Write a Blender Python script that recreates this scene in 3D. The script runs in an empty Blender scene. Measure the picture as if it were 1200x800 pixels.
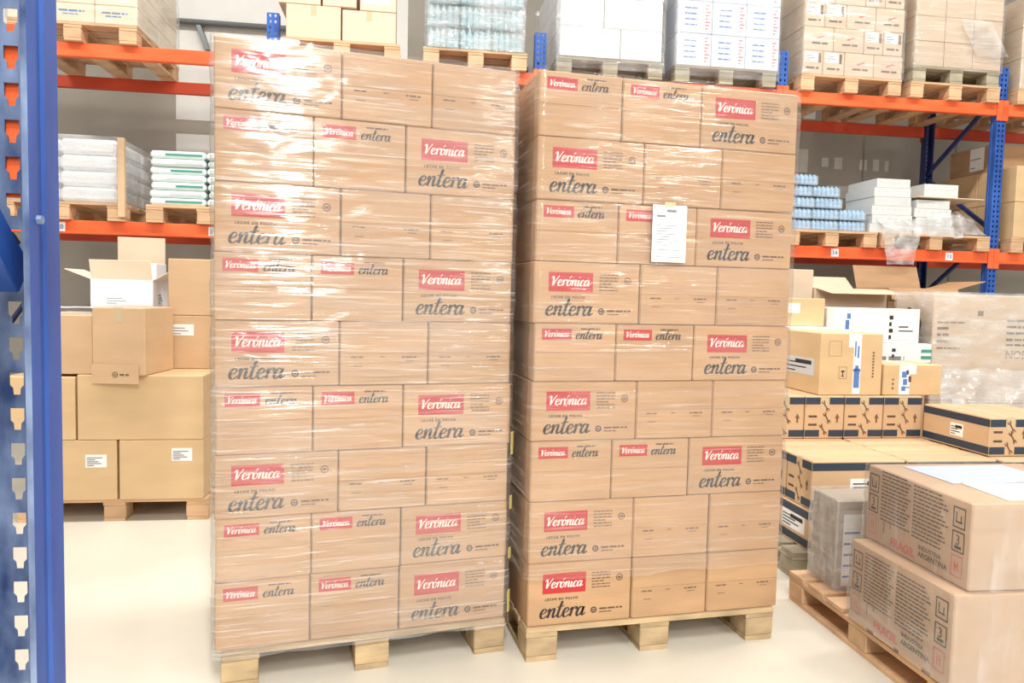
import bpy, bmesh, math, random
from mathutils import Vector, Matrix, noise
random.seed(7)
S = bpy.context.scene
COL = S.collection
PI = math.pi

# ------------------------------------------------------------------ camera
PITCH, ROLL, CAMH, FPX = .0621, .0234, 1.5693, 871.16
_f = Vector((0, math.cos(PITCH), -math.sin(PITCH)))
_r0 = Vector((1, 0, 0)); _u0 = _r0.cross(_f)
_r = _r0*math.cos(ROLL) + _u0*math.sin(ROLL)
_u = -_r0*math.sin(ROLL) + _u0*math.cos(ROLL)
cd = bpy.data.cameras.new('camera'); cam = bpy.data.objects.new('camera', cd); COL.objects.link(cam)
cd.sensor_width = 36; cd.lens = FPX/1200*36; cd.clip_start = .05
cam.matrix_world = Matrix(((_r.x, _u.x, -_f.x, 0), (_r.y, _u.y, -_f.y, 0), (_r.z, _u.z, -_f.z, CAMH), (0, 0, 0, 1)))
S.camera = cam

# ------------------------------------------------------------------ world, lamps, exposure
w = bpy.data.worlds.new('world'); S.world = w; w.use_nodes = True
w.node_tree.nodes['Background'].inputs[0].default_value = (1, .985, .96, 1)
w.node_tree.nodes['Background'].inputs[1].default_value = .58
S.view_settings.view_transform = 'Standard'; S.view_settings.look = 'None'
S.view_settings.gamma = 1; S.view_settings.use_curve_mapping = False
S.view_settings.exposure = -.22

def lamp(name, loc, size, power, rot=(0, 0, 0), col=(1, .97, .92)):
    l = bpy.data.lights.new(name, 'AREA'); l.shape = 'RECTANGLE'; l.size, l.size_y = size
    l.energy = power; l.color = col
    o = bpy.data.objects.new(name, l); COL.objects.link(o); o.location = loc; o.rotation_euler = rot
    return o
# rows of ceiling strip lamps: one over the aisle in front of the rack, one over the aisle the photographer stands in
for x in (-4.6, -1.4, 1.8, 5.0):
    lamp('ceiling_strip_lamp', (x, 4.3+.14*x, 6.6), (2.4, .35), 200, (0, 0, .1436))
for i in range(7):
    lamp('ceiling_strip_lamp', (.35+1.07*i, -.6-2.8*i, 5.0), (.24, 1.5), 290, (0, 0, .36))
for i in range(3):
    lamp('ceiling_strip_lamp', (5.2+1.07*i, -1.6-2.8*i, 5.0), (.30, 1.6), 200, (0, 0, .36))

# ------------------------------------------------------------------ helpers
def srgb(r, g, b):
    f = lambda c: (c/255/12.92 if c/255 <= .04045 else ((c/255+.055)/1.055)**2.4)
    return (f(r), f(g), f(b), 1)

MATS = {}
def new_mat(name):
    m = bpy.data.materials.new(name); m.use_nodes = True
    MATS[name] = m
    nt = m.node_tree
    return m, nt, nt.nodes, nt.links, nt.nodes['Principled BSDF']

def flat(name, c, rough=.6, metal=0, vary=0.0):
    m, nt, N, L, b = new_mat(name)
    b.inputs['Base Color'].default_value = c; b.inputs['Roughness'].default_value = rough; b.inputs['Metallic'].default_value = metal
    if vary:
        noisy(nt, b, c, vary, (6, 6, 6))
    return m

def noisy(nt, b, c, vary, sc, c2=None, objvar=.0, detail=4, bump=0, bsc=None):
    N, L = nt.nodes, nt.links
    tc = N.new('ShaderNodeTexCoord'); mp = N.new('ShaderNodeMapping'); mp.inputs['Scale'].default_value = sc
    L.new(tc.outputs['Object'], mp.inputs['Vector'])
    oi = N.new('ShaderNodeObjectInfo')
    sh = N.new('ShaderNodeVectorMath'); sh.operation = 'ADD'
    mu = N.new('ShaderNodeMath'); mu.operation = 'MULTIPLY'; mu.inputs[1].default_value = 37
    L.new(oi.outputs['Random'], mu.inputs[0]); L.new(mp.outputs[0], sh.inputs[0]); L.new(mu.outputs[0], sh.inputs[1])
    n = N.new('ShaderNodeTexNoise'); n.inputs['Scale'].default_value = 1; n.inputs['Detail'].default_value = detail
    L.new(sh.outputs[0], n.inputs['Vector'])
    cr = N.new('ShaderNodeValToRGB')
    lo = tuple(x*(1-vary) for x in c[:3])+(1,); hi = tuple(min(1, x*(1+vary)) for x in (c2 or c)[:3])+(1,)
    cr.color_ramp.elements[0].color = lo; cr.color_ramp.elements[0].position = .3
    cr.color_ramp.elements[1].color = hi; cr.color_ramp.elements[1].position = .72
    L.new(n.outputs['Fac'], cr.inputs[0])
    out = cr.outputs[0]
    if objvar:
        hs = N.new('ShaderNodeHueSaturation'); mr = N.new('ShaderNodeMapRange')
        mr.inputs['To Min'].default_value = 1-objvar; mr.inputs['To Max'].default_value = 1+objvar
        L.new(oi.outputs['Random'], mr.inputs['Value']); L.new(mr.outputs[0], hs.inputs['Value']); L.new(out, hs.inputs['Color'])
        out = hs.outputs[0]
    L.new(out, b.inputs['Base Color'])
    if bump:
        n2 = N.new('ShaderNodeTexNoise'); n2.inputs['Scale'].default_value = 1; n2.inputs['Detail'].default_value = 5
        mp2 = N.new('ShaderNodeMapping'); mp2.inputs['Scale'].default_value = bsc or sc
        L.new(tc.outputs['Object'], mp2.inputs['Vector']); L.new(mp2.outputs[0], n2.inputs['Vector'])
        bp = N.new('ShaderNodeBump'); bp.inputs['Strength'].default_value = bump; bp.inputs['Distance'].default_value = .01
        L.new(n2.outputs['Fac'], bp.inputs['Height']); L.new(bp.outputs[0], b.inputs['Normal'])

def textured(name, c, rough, vary, sc, **k):
    m, nt, N, L, b = new_mat(name); b.inputs['Roughness'].default_value = rough
    noisy(nt, b, c, vary, sc, **k); return m

textured('kraft', srgb(186, 148, 110), .62, .09, (3, 3, 14), objvar=.05, bump=.12, bsc=(8, 8, 60))
textured('kraft_light', srgb(208, 174, 136), .62, .06, (3, 3, 9), objvar=.04, bump=.1, bsc=(8, 8, 40))
textured('kraft_pale', srgb(222, 199, 172), .62, .05, (3, 3, 9), objvar=.04)
textured('kraft_warm', srgb(214, 182, 138), .62, .06, (3, 3, 9), objvar=.04)
textured('kraft_rose', srgb(182, 154, 128), .6, .07, (4, 4, 7), objvar=.02)
textured('kraft_grey', srgb(176, 164, 148), .6, .07, (4, 4, 7), objvar=.03)
textured('cream_card', srgb(238, 222, 194), .6, .04, (3, 3, 7), objvar=.02)
textured('white_card', srgb(238, 238, 238), .55, .04, (3, 3, 7), objvar=.03)
textured('blue_white_card', srgb(222, 228, 240), .5, .04, (4, 4, 8), objvar=.03)
textured('wood', srgb(206, 174, 138), .75, .22, (3, 3, 3), objvar=.16, bump=.25, bsc=(4, 30, 30))
textured('wood_worn', srgb(178, 154, 118), .8, .3, (5, 16, 12), objvar=.15, bump=.4, bsc=(6, 40, 40))
textured('wood_orange', srgb(210, 172, 134), .75, .18, (4, 10, 10), objvar=.1, bump=.2, bsc=(4, 30, 30))
textured('wood_grey', srgb(170, 160, 138), .8, .25, (4, 12, 12), objvar=.14)
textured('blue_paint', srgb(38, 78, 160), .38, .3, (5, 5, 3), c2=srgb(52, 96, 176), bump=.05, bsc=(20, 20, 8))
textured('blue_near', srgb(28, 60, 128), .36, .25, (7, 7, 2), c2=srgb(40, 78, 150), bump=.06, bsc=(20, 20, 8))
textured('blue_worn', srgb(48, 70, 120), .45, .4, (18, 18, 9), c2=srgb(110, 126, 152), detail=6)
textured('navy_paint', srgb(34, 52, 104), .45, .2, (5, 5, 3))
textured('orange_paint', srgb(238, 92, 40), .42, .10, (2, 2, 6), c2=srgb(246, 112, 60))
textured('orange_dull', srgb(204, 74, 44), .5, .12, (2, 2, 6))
flat('red_print', srgb(182, 42, 44), .5)
flat('white_print', srgb(240, 226, 214), .5)
flat('ink', srgb(44, 38, 38), .6)
flat('ink_soft', srgb(120, 92, 72), .65)
flat('ink_brown', srgb(96, 66, 48), .65)
flat('seam_dark', srgb(74, 54, 40), .8)
flat('navy_print', srgb(44, 58, 76), .5)
flat('wrench_print', srgb(120, 84, 56), .6)
flat('red_soft', srgb(206, 78, 72), .6)
flat('red_faint', srgb(214, 122, 112), .6)
flat('paper', srgb(244, 244, 242), .6)
flat('sheet_blue', srgb(184, 194, 214), .5)
flat('sheet_white', srgb(208, 208, 206), .5)
flat('paper_grey', srgb(206, 210, 214), .6)
flat('print_grey', srgb(128, 130, 134), .6)
flat('print_blue', srgb(86, 128, 190), .55)
flat('print_teal', srgb(70, 150, 130), .55)
flat('steel', srgb(120, 122, 124), .35, .8)
flat('zinc', srgb(190, 190, 186), .4, .6)
flat('dark_film', srgb(52, 40, 40), .3)
flat('dark_plastic', srgb(40, 46, 50), .4)
flat('tape_clear', srgb(206, 186, 150), .25)
flat('tape_white', srgb(226, 232, 240), .25)
flat('tape_yellow', srgb(204, 190, 120), .4)

def plastic(name, c, trans=.0, rough=.2, vary=.1, sc=(8, 8, 8)):
    m = textured(name, c, rough, vary, sc, bump=.25, bsc=(14, 14, 26)); return m
plastic('bottle_blue', srgb(150, 200, 236), rough=.18, vary=.22, sc=(9, 9, 14))
plastic('bottle_teal', srgb(150, 214, 230), rough=.18, vary=.3, sc=(5, 5, 7))
plastic('bag_white', srgb(236, 238, 240), rough=.3, vary=.05)
plastic('bag_mint', srgb(226, 240, 238), rough=.3, vary=.06)

def film_mat(name, gloss=1.6, milk=.06, zs=55., hs=1.3, bump=.5, rough=.12, tint=(.99, .99, .99, 1), vertical=False, glint_streak=.12):
    m, nt, N, L, b = new_mat(name)
    N.remove(b)
    out = [n for n in N if n.type == 'OUTPUT_MATERIAL'][0]
    tc = N.new('ShaderNodeTexCoord')
    def nz(sc, detail=3, dist=.4):
        mp = N.new('ShaderNodeMapping'); mp.inputs['Scale'].default_value = sc
        L.new(tc.outputs['Object'], mp.inputs['Vector'])
        n = N.new('ShaderNodeTexNoise'); n.inputs['Scale'].default_value = 1; n.inputs['Detail'].default_value = detail; n.inputs['Distortion'].default_value = dist
        L.new(mp.outputs[0], n.inputs['Vector']); return n.outputs['Fac']
    a = nz((hs, hs, zs) if not vertical else (zs*.5, zs*.5, hs), 3)
    c = nz((hs*3, hs*3, zs*.28) if not vertical else (zs*.2, zs*.2, hs*3), 2)
    d = nz((2.2, 2.2, 2.6), 2)
    ad = N.new('ShaderNodeMath'); ad.operation = 'MULTIPLY_ADD'; ad.inputs[1].default_value = 1.6
    L.new(c, ad.inputs[0]); L.new(a, ad.inputs[2])
    bp = N.new('ShaderNodeBump'); bp.inputs['Strength'].default_value = bump; bp.inputs['Distance'].default_value = .012
    L.new(ad.outputs[0], bp.inputs['Height'])
    fr = N.new('ShaderNodeFresnel'); fr.inputs['IOR'].default_value = 1.45; L.new(bp.outputs[0], fr.inputs['Normal'])
    mg = N.new('ShaderNodeMath'); mg.operation = 'MULTIPLY'; mg.inputs[1].default_value = gloss
    mn = N.new('ShaderNodeMath'); mn.operation = 'MINIMUM'; mn.inputs[1].default_value = .28
    L.new(fr.outputs[0], mg.inputs[0]); L.new(mg.outputs[0], mn.inputs[0])
    gl = N.new('ShaderNodeBsdfGlossy'); gl.inputs['Roughness'].default_value = rough; L.new(bp.outputs[0], gl.inputs['Normal'])
    tr = N.new('ShaderNodeBsdfTransparent'); tr.inputs['Color'].default_value = tint
    df = N.new('ShaderNodeBsdfDiffuse'); df.inputs['Color'].default_value = (.9, .9, .9, 1)
    # milkiness where several turns of film lie over each other
    mr = N.new('ShaderNodeMapRange'); mr.inputs['From Min'].default_value = .38; mr.inputs['From Max'].default_value = .72
    mr.inputs['To Min'].default_value = milk*.35; mr.inputs['To Max'].default_value = milk*2.1
    av = N.new('ShaderNodeMath'); av.operation = 'MULTIPLY_ADD'; av.inputs[1].default_value = .5
    hf = N.new('ShaderNodeMath'); hf.operation = 'MULTIPLY'; hf.inputs[1].default_value = .5
    L.new(d, hf.inputs[0]); L.new(a, av.inputs[0]); L.new(hf.outputs[0], av.inputs[2]); L.new(av.outputs[0], mr.inputs['Value'])
    st = nz((2.6, 2.6, zs*2.2) if not vertical else (zs, zs, 2.6), 4, .8)  # white lines painted into the film for wrinkles catching light
    sr = N.new('ShaderNodeMapRange'); sr.inputs['From Min'].default_value = .56; sr.inputs['From Max'].default_value = .70
    sr.inputs['To Max'].default_value = glint_streak; L.new(st, sr.inputs['Value'])
    sa = N.new('ShaderNodeMath'); sa.operation = 'ADD'; sa.use_clamp = True; L.new(mr.outputs[0], sa.inputs[0]); L.new(sr.outputs[0], sa.inputs[1])
    mr = sa
    m1 = N.new('ShaderNodeMixShader'); L.new(mr.outputs[0], m1.inputs[0]); L.new(tr.outputs[0], m1.inputs[1]); L.new(df.outputs[0], m1.inputs[2])
    m2 = N.new('ShaderNodeMixShader'); L.new(mn.outputs[0], m2.inputs[0]); L.new(m1.outputs[0], m2.inputs[1]); L.new(gl.outputs[0], m2.inputs[2])
    L.new(m2.outputs[0], out.inputs['Surface'])
    return m
film_mat('film_heavy', gloss=2.2, milk=.08, zs=44, hs=1.2, bump=.5, rough=.12, glint_streak=.30)
film_mat('film_light', gloss=1.2, milk=.05, zs=40, hs=1.0, bump=.55, rough=.10, glint_streak=.14)
film_mat('film_rack', gloss=1.6, milk=.12, zs=30, hs=2.0, bump=.5, rough=.15)
film_mat('film_cloudy', gloss=1.8, milk=.24, zs=18, hs=4, bump=.7, rough=.15)
film_mat('film_heap', gloss=2.2, milk=.36, zs=16, hs=7, bump=.8, rough=.14)
film_mat('film_tall', gloss=1.5, milk=.09, zs=18, hs=1.5, bump=.5, rough=.15, vertical=True)

# ------------------------------------------------------------------ object helpers
class Frame:
    def __init__(s, x, y, yaw): s.x, s.y, s.yaw = x, y, yaw; s.c, s.n = math.cos(yaw), math.sin(yaw)
    def pt(s, a, t, z): return (s.x+a*s.c-t*s.n, s.y+a*s.n+t*s.c, z)
RK = Frame(-2.127, 6.5705, .1436)          # far rack: s along the beams, t away from the aisle
ST1 = Frame(-1.1308, 2.8188, .3249)        # the two stacks of milk powder cartons
ST2 = Frame(.0641, 3.0894, .2432)

def tag(o, label, cat, group=None):
    o['label'] = label; o['category'] = cat
    if group: o['group'] = group
    return o
def thing(name, label, cat, fr, s, t, z, rot=0, group=None):
    o = bpy.data.objects.new(name, None); COL.objects.link(o); o.empty_display_size = .1
    o.location = fr.pt(s, t, z); o.rotation_euler = (0, 0, fr.yaw+rot)
    return tag(o, label, cat, group)
def part(name, me, parent, loc=(0, 0, 0), rot=(0, 0, 0), label=None):
    o = bpy.data.objects.new(name, me); COL.objects.link(o); o.location = loc; o.rotation_euler = rot
    o.parent = parent
    if label: o['label'] = label
    if name in PRINTS: o['kind'] = 'stuff'
    return o
PRINTS = {'small_print', 'printed_text', 'tape_print', 'label_print', 'tagline', 'maker_line', 'side_text', 'printed_lines', 'sheet_print', 'green_print', 'blue_print', 'red_print', 'flap_print'}
def mesh_from_bm(name, bm, mat):
    me = bpy.data.meshes.new(name); bm.to_mesh(me); bm.free(); me.materials.append(MATS[mat]); return me
def mesh_from(name, vs, fs, mat, smooth=False):
    me = bpy.data.meshes.new(name); me.from_pydata(vs, [], fs); me.update(); me.materials.append(MATS[mat])
    if smooth:
        for p in me.polygons: p.use_smooth = True
    return me
CACHE = {}
def boxm(w_, d_, h_, mat, bev=.003, sink=0):
    """bevelled block, origin at the middle of its base"""
    k = ('b', round(w_, 4), round(d_, 4), round(h_, 4), mat, bev, sink)
    if k in CACHE: return CACHE[k]
    bm = bmesh.new(); bmesh.ops.create_cube(bm, size=1)
    for v in bm.verts: v.co = Vector((v.co.x*w_, v.co.y*d_, (v.co.z+.5)*h_))
    if bev: bmesh.ops.bevel(bm, geom=bm.edges[:], offset=min(bev, .4*min(w_, d_, h_)), segments=1, affect='EDGES')
    CACHE[k] = mesh_from_bm('block', bm, mat); return CACHE[k]
def quads(rects, mat, key=None):
    """flat rectangles (u0,v0,u1,v1) in a plane facing -y, one mesh"""
    if key and key in CACHE: return CACHE[key]
    vs, fs = [], []
    for (a, b, c, d) in rects:
        n = len(vs); vs += [(a, 0, b), (c, 0, b), (c, 0, d), (a, 0, d)]; fs.append((n, n+1, n+2, n+3))
    me = mesh_from('print', vs, fs, mat)
    if key: CACHE[key] = me
    return me
def textm(s, size, mat, shear=0, spacing=1.0, bold=0.0, align='LEFT'):
    k = ('t', s, size, mat, shear, spacing, bold, align)
    if k in CACHE: return CACHE[k]
    c = bpy.data.curves.new('txt', 'FONT'); c.body = s; c.size = size; c.shear = shear; c.space_character = spacing; c.offset = bold
    c.resolution_u = 2; c.align_x = align
    o = bpy.data.objects.new('txt', c)
    COL.objects.link(o)
    me = bpy.data.meshes.new_from_object(o.evaluated_get(bpy.context.evaluated_depsgraph_get()))
    COL.objects.unlink(o); bpy.data.objects.remove(o); bpy.data.curves.remove(c)
    for v in me.vertices: v.co = Vector((v.co.x, 0, v.co.y))
    me.materials.clear(); me.materials.append(MATS[mat]); CACHE[k] = me
    return me
def face(w_, d_, face_, u, v, off):
    """position and turn of something on a side of a w x d x h carton: u from the middle, v from the base"""
    if face_ == 'f': return (u, -d_/2-off, v), (0, 0, 0)
    if face_ == 'l': return (-w_/2-off, -u, v), (0, 0, -PI/2)
    if face_ == 'r': return (w_/2+off, u, v), (0, 0, PI/2)
def deco(name, me, parent, w_, d_, face_, u, v, off=.0012, label=None):
    l, r = face(w_, d_, face_, u, v, off); return part(name, me, parent, l, r, label)
def ontop(name, me, parent, u, v, h, off=.0012, rz=0):
    return part(name, me, parent, (u, v, h+off), (-PI/2, 0, rz))

# brush lettering: strokes as point lists in units of the x-height
GL = {
 'e': (.62, [[(.02, .42), (.35, .55), (.47, .8), (.33, 1.0), (.12, .82), (.04, .4), (.16, .06), (.36, .02), (.62, .28)]]),
 'n': (.86, [[(-.02, .7), (.12, .98), (.16, .6), (.10, .02)], [(.11, .2), (.26, .72), (.45, 1.0), (.56, .85), (.53, .3), (.62, .02), (.86, .28)]]),
 't': (.52, [[(.26, 1.75), (.16, 1.0), (.10, .35), (.18, .02), (.34, .06), (.52, .28)], [(-.12, 1.12), (.2, 1.16), (.52, 1.26)]]),
 'r': (.62, [[(-.02, .7), (.12, .98), (.15, .6), (.10, .02)], [(.11, .3), (.24, .8), (.42, 1.02), (.55, .92), (.52, .74)]]),
 'a': (.84, [[(.52, .84), (.36, 1.0), (.14, .82), (.03, .35), (.14, .02), (.32, .14), (.50, .6), (.57, .98), (.52, .4), (.58, .04), (.84, .3)]]),
 'V': (.86, [[(-.12, 1.2), (.08, 1.5), (.18, 1.1), (.26, .02), (.5, .8), (.86, 1.62)]]),
 'o': (.62, [[(.3, 1.0), (.08, .75), (.06, .2), (.24, 0), (.46, .25), (.48, .8), (.3, 1.0), (.44, .84), (.62, .9)]]),
 'i': (.36, [[(.06, .98), (.06, .4), (.1, .04), (.22, .04), (.36, .25)], [(.14, 1.35), (.17, 1.45)]]),
 'c': (.56, [[(.46, .8), (.34, 1.0), (.12, .8), (.05, .3), (.2, .0), (.38, .06), (.56, .28)]]),
}
def script(word, xh, mat, pen=.16, shear=.22, xs=1.25):
    k = ('s', word, xh, mat, pen, xs)
    if k in CACHE: return CACHE[k]
    vs, fs = [], []; x = 0; lay = [0]
    for ch in word:
        acc = ch == 'ó'
        adv, strokes = GL['o' if acc else ch]
        strokes = list(strokes) + ([[(.26, 1.28), (.46, 1.6)]] if acc else [])
        for st in strokes:
            P = [Vector(p) for p in st]; Q = [P[0]*2-P[1]]+P+[P[-1]*2-P[-2]]; pts = []
            for i in range(1, len(Q)-2):
                for j in range(5):
                    t = j/5; a, b, c, d = Q[i-1:i+3]
                    pts.append(.5*((2*b)+(c-a)*t+(2*a-5*b+4*c-d)*t*t+(3*b-a-3*c+d)*t**3))
            pts.append(P[-1]); n0 = len(vs); lay[0] += 1
            for i, p in enumerate(pts):
                tg = (pts[min(i+1, len(pts)-1)]-pts[max(i-1, 0)]).normalized()
                wd = pen*(.30+.36*max(0, -tg.y)+.16*abs(tg.y))
                nn = Vector((-tg.y, tg.x))*wd
                for q in (p+nn, p-nn):
                    vs.append((((x+q.x)*xs+q.y*shear)*xh, -.00004*lay[0], q.y*xh))
            for i in range(len(pts)-1): fs.append((n0+2*i, n0+2*i+1, n0+2*i+3, n0+2*i+2))
        x += adv
    me = mesh_from('lettering', vs, fs, mat); CACHE[k] = me; me['width'] = (x*xs+.2)*xh
    return me
def dashes(rows, mat, key):
    """rows of small print: (u0, v, length, height)"""
    rnd = random.Random(hash(key) % 1000 if isinstance(key, int) else len(str(key)))
    R = []
    for (u, v, ln, h) in rows:
        x = u
        while x < u+ln-.004:
            l = min(rnd.uniform(1.5, 5)*h, u+ln-x); R.append((x, v, x+l, v+h)); x += l+h*.7
    return quads(R, mat, ('d', key, mat))
def ringm(r0, r1, mat, n=14):
    k = ('ring', r0, r1, mat)
    if k in CACHE: return CACHE[k]
    vs = []; fs = []
    for i in range(n):
        a = 2*PI*i/n
        vs += [(r0*math.cos(a), 0, r0*math.sin(a)), (r1*math.cos(a), 0, r1*math.sin(a))]
    for i in range(n):
        j = (i+1) % n; fs.append((2*i, 2*i+1, 2*j+1, 2*j))
    # mark inside the ring
    q = r0*.75; n0 = len(vs)
    for (a, b, c, d) in ((-q, -.25*q, q, .12*q), (-.7*q, .3*q, .7*q, .55*q), (-.6*q, -.65*q, .6*q, -.45*q)):
        n0 = len(vs); vs += [(a, 0, b), (c, 0, b), (c, 0, d), (a, 0, d)]; fs.append((n0, n0+1, n0+2, n0+3))
    CACHE[k] = mesh_from('emblem', vs, fs, mat); return CACHE[k]
def frame_rects(u0, v0, u1, v1, th):
    return [(u0, v0, u1, v0+th), (u0, v1-th, u1, v1), (u0, v0, u0+th, v1), (u1-th, v0, u1, v1)]

def film_shell(name, label, fr, s0, s1, t0, t1, z0, z1, mat, nu=120, nz=90, amp=.004, rad=.035, bulge=None, group=None, seed=0, lip=0, waves=(3, 26)):
    """a turn of stretch film standing round a load"""
    w_, d_ = s1-s0, t1-t0
    root = thing(name, label, 'plastic film', fr, (s0+s1)/2, (t0+t1)/2, z0, group=group)
    per = []
    hw, hd = w_/2, d_/2
    segs = [((-hw+rad, -hd), (hw-rad, -hd), nu), ((hw, -hd+rad), (hw, hd-rad), nu*2//3), ((hw-rad, hd), (-hw+rad, hd), nu//3), ((-hw, hd-rad), (-hw, -hd+rad), nu*2//3)]
    for (a, b, n) in segs:
        for i in range(n+1):
            t = i/n; per.append((a[0]+(b[0]-a[0])*t, a[1]+(b[1]-a[1])*t))
        # rounded corner
        dx, dy = b[0]-a[0], b[1]-a[1]; l = math.hypot(dx, dy); dx /= l; dy /= l
        cx, cy = b[0]-dy*rad, b[1]+dx*rad; a0 = math.atan2(b[1]-cy, b[0]-cx)
        for k in range(1, 5): per.append((cx+rad*math.cos(a0+k*PI/10), cy+rad*math.sin(a0+k*PI/10)))
    n = len(per); vs, fs = [], []
    for j in range(nz+1):
        zz = (z1-z0)*j/nz
        for (x, y) in per:
            l = math.hypot(x, y); q = Vector((x*waves[0], y*waves[0], zz*waves[1]))
            dsp = amp*(noise.noise(q+Vector((seed*9.1, 0, 0)))+.5*noise.noise(q*2.3))
            if bulge: dsp += bulge(zz+z0)
            # push outwards along the side's own normal
            nx = (x/hw)**15 if abs(x) > hw*.5 else 0; ny = (y/hd)**15 if abs(y) > hd*.5 else 0
            nl = math.hypot(nx, ny) or 1
            if nx == ny == 0: nl = 1
            zq = zz + (lip*.02*noise.noise(Vector((x*5, y*5, seed))) if j in (0, nz) else 0)
            vs.append((x+dsp*nx/nl, y+dsp*ny/nl, zq))
    for j in range(nz):
        for i in range(n):
            k = (i+1) % n; fs.append((j*n+i, j*n+k, (j+1)*n+k, (j+1)*n+i))
    me = mesh_from('film', vs, fs, mat, True)
    part('film_sheet', me, root)
    return root

def crumple(name, label, loc, yaw, pts_fn, nu, nv, amp, mat, seed, cat='plastic film', freq=9, ampf=None):
    vs, fs = [], []
    for j in range(nv+1):
        for i in range(nu+1):
            p = Vector(pts_fn(i/nu, j/nv)); q = p*freq+Vector((seed*3.3, seed, 0))
            k = ampf(i/nu, j/nv) if ampf else (1, 1, 1)
            p += Vector((noise.noise(q)*k[0], noise.noise(q+Vector((7, 1, 3)))*k[1], noise.noise(q+Vector((1, 9, 5)))*.6*k[2]))*amp
            vs.append(p)
    for j in range(nv):
        for i in range(nu): a = j*(nu+1)+i; fs.append((a, a+1, a+nu+2, a+nu+1))
    me = mesh_from('film', vs, fs, mat, False)
    o = bpy.data.objects.new(name, me); COL.objects.link(o); o.location = loc; o.rotation_euler = (0, 0, yaw)
    return tag(o, label, cat)

# ------------------------------------------------------------------ setting
def structure(name, me, loc=(0, 0, 0), rz=0):
    o = bpy.data.objects.new(name, me); COL.objects.link(o); o.location = loc; o.rotation_euler = (0, 0, rz); o['kind'] = 'structure'; return o
m, nt, N, L, b = new_mat('concrete_floor'); b.inputs['Roughness'].default_value = .38
noisy(nt, b, srgb(208, 202, 186), .07, (.7, .7, .7), c2=srgb(220, 214, 200), detail=8, bump=.04, bsc=(9, 9, 9))
structure('floor', boxm(34, 22, .2, 'concrete_floor', 0), (2, 4.5, -.2))
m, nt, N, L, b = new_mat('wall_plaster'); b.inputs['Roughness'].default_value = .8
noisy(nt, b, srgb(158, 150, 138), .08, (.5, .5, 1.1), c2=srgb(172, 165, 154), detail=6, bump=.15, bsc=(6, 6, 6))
flat('wall_lit', srgb(236, 234, 228), .7, vary=.03)
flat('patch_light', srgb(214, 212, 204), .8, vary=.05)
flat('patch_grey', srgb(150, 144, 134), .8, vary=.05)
WT = 1.75
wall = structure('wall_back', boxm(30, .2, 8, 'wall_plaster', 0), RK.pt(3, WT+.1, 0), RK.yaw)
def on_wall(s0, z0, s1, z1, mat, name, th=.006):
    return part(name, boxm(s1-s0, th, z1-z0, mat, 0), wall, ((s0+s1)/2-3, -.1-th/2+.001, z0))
on_wall(-1.3, 3.37, 1.15, 7.9, 'wall_lit', 'lit_wall_panel')  # lit wall coloured white; the grey left around it stands for the loads' shadow
on_wall(-1.3, 2.93, 1.15, 3.22, 'wall_lit', 'lit_wall_panel')
on_wall(-4.5, 4.2, -1.31, 7.9, 'wall_lit', 'lit_wall_panel')
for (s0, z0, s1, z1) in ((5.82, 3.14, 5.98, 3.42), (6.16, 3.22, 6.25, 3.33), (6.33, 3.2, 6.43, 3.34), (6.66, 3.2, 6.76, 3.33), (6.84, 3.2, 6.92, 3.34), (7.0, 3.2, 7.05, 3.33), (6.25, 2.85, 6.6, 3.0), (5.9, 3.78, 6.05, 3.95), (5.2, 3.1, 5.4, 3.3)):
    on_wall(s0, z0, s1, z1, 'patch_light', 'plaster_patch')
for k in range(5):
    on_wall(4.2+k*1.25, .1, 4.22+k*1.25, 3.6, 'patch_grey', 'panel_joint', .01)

# pipe along the wall
pr = thing('wall_pipe', 'dark steel pipe running along the white wall above the rack', 'pipe', RK, -.56, WT-.06, 4.38)
bm = bmesh.new(); bmesh.ops.create_cone(bm, cap_ends=True, segments=12, radius1=.035, radius2=.035, depth=1.75); me = mesh_from_bm('pipe', bm, 'steel')
part('pipe_run', me, pr, (0, 0, 0), (0, PI/2, 0))
for x in (-.40, .6):
    part('bracket', boxm(.05, .08, .30, 'steel'), pr, (x, .02, -.28), (0, -.35, 0))

# ------------------------------------------------------------------ pallets
def pallet(label, fr, s0, t0, z, W=1.2, D=1.0, mat='wood', group=None, boards=7, runner='t', name='wooden_pallet', along='s'):
    """top boards, three stringer boards, nine blocks and three bottom runners; total height .15"""
    r = thing(name, label, 'pallet', fr, s0+W/2, t0+D/2, z, group=group)
    # deck boards run along s, stringers along t
    bw = D/boards*.80
    for i in range(boards):
        y = -D/2+bw/2+(D-bw)*i/(boards-1)
        part('deck_board', boxm(W, bw, .022, mat, .002), r, (random.uniform(-.004, .004), y, .128), (0, 0, random.uniform(-.004, .004)))
    for x in (-W/2+.07, 0, W/2-.07):
        part('stringer_board', boxm(.14, D-.006, .022, mat, .002), r, (x, 0, .106))
        for y in (-D/2+.075, 0, D/2-.075):
            part('block', boxm(.14, .14, .084, mat, .004), r, (x+random.uniform(-.004, .004), y, .022), (0, 0, random.uniform(-.03, .03)))
        part('bottom_runner', boxm(.136, D-.01, .022, mat, .002), r, (x, 0, 0))
    return r
pallet('worn wooden pallet under the carton stack nearer the blue upright', ST1, .025, -.006, 0, 1.165, .842, 'wood_worn')
pallet('worn wooden pallet under the carton stack bearing the white note', ST2, .026, -.006, 0, 1.19, .842, 'wood_worn')

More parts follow.
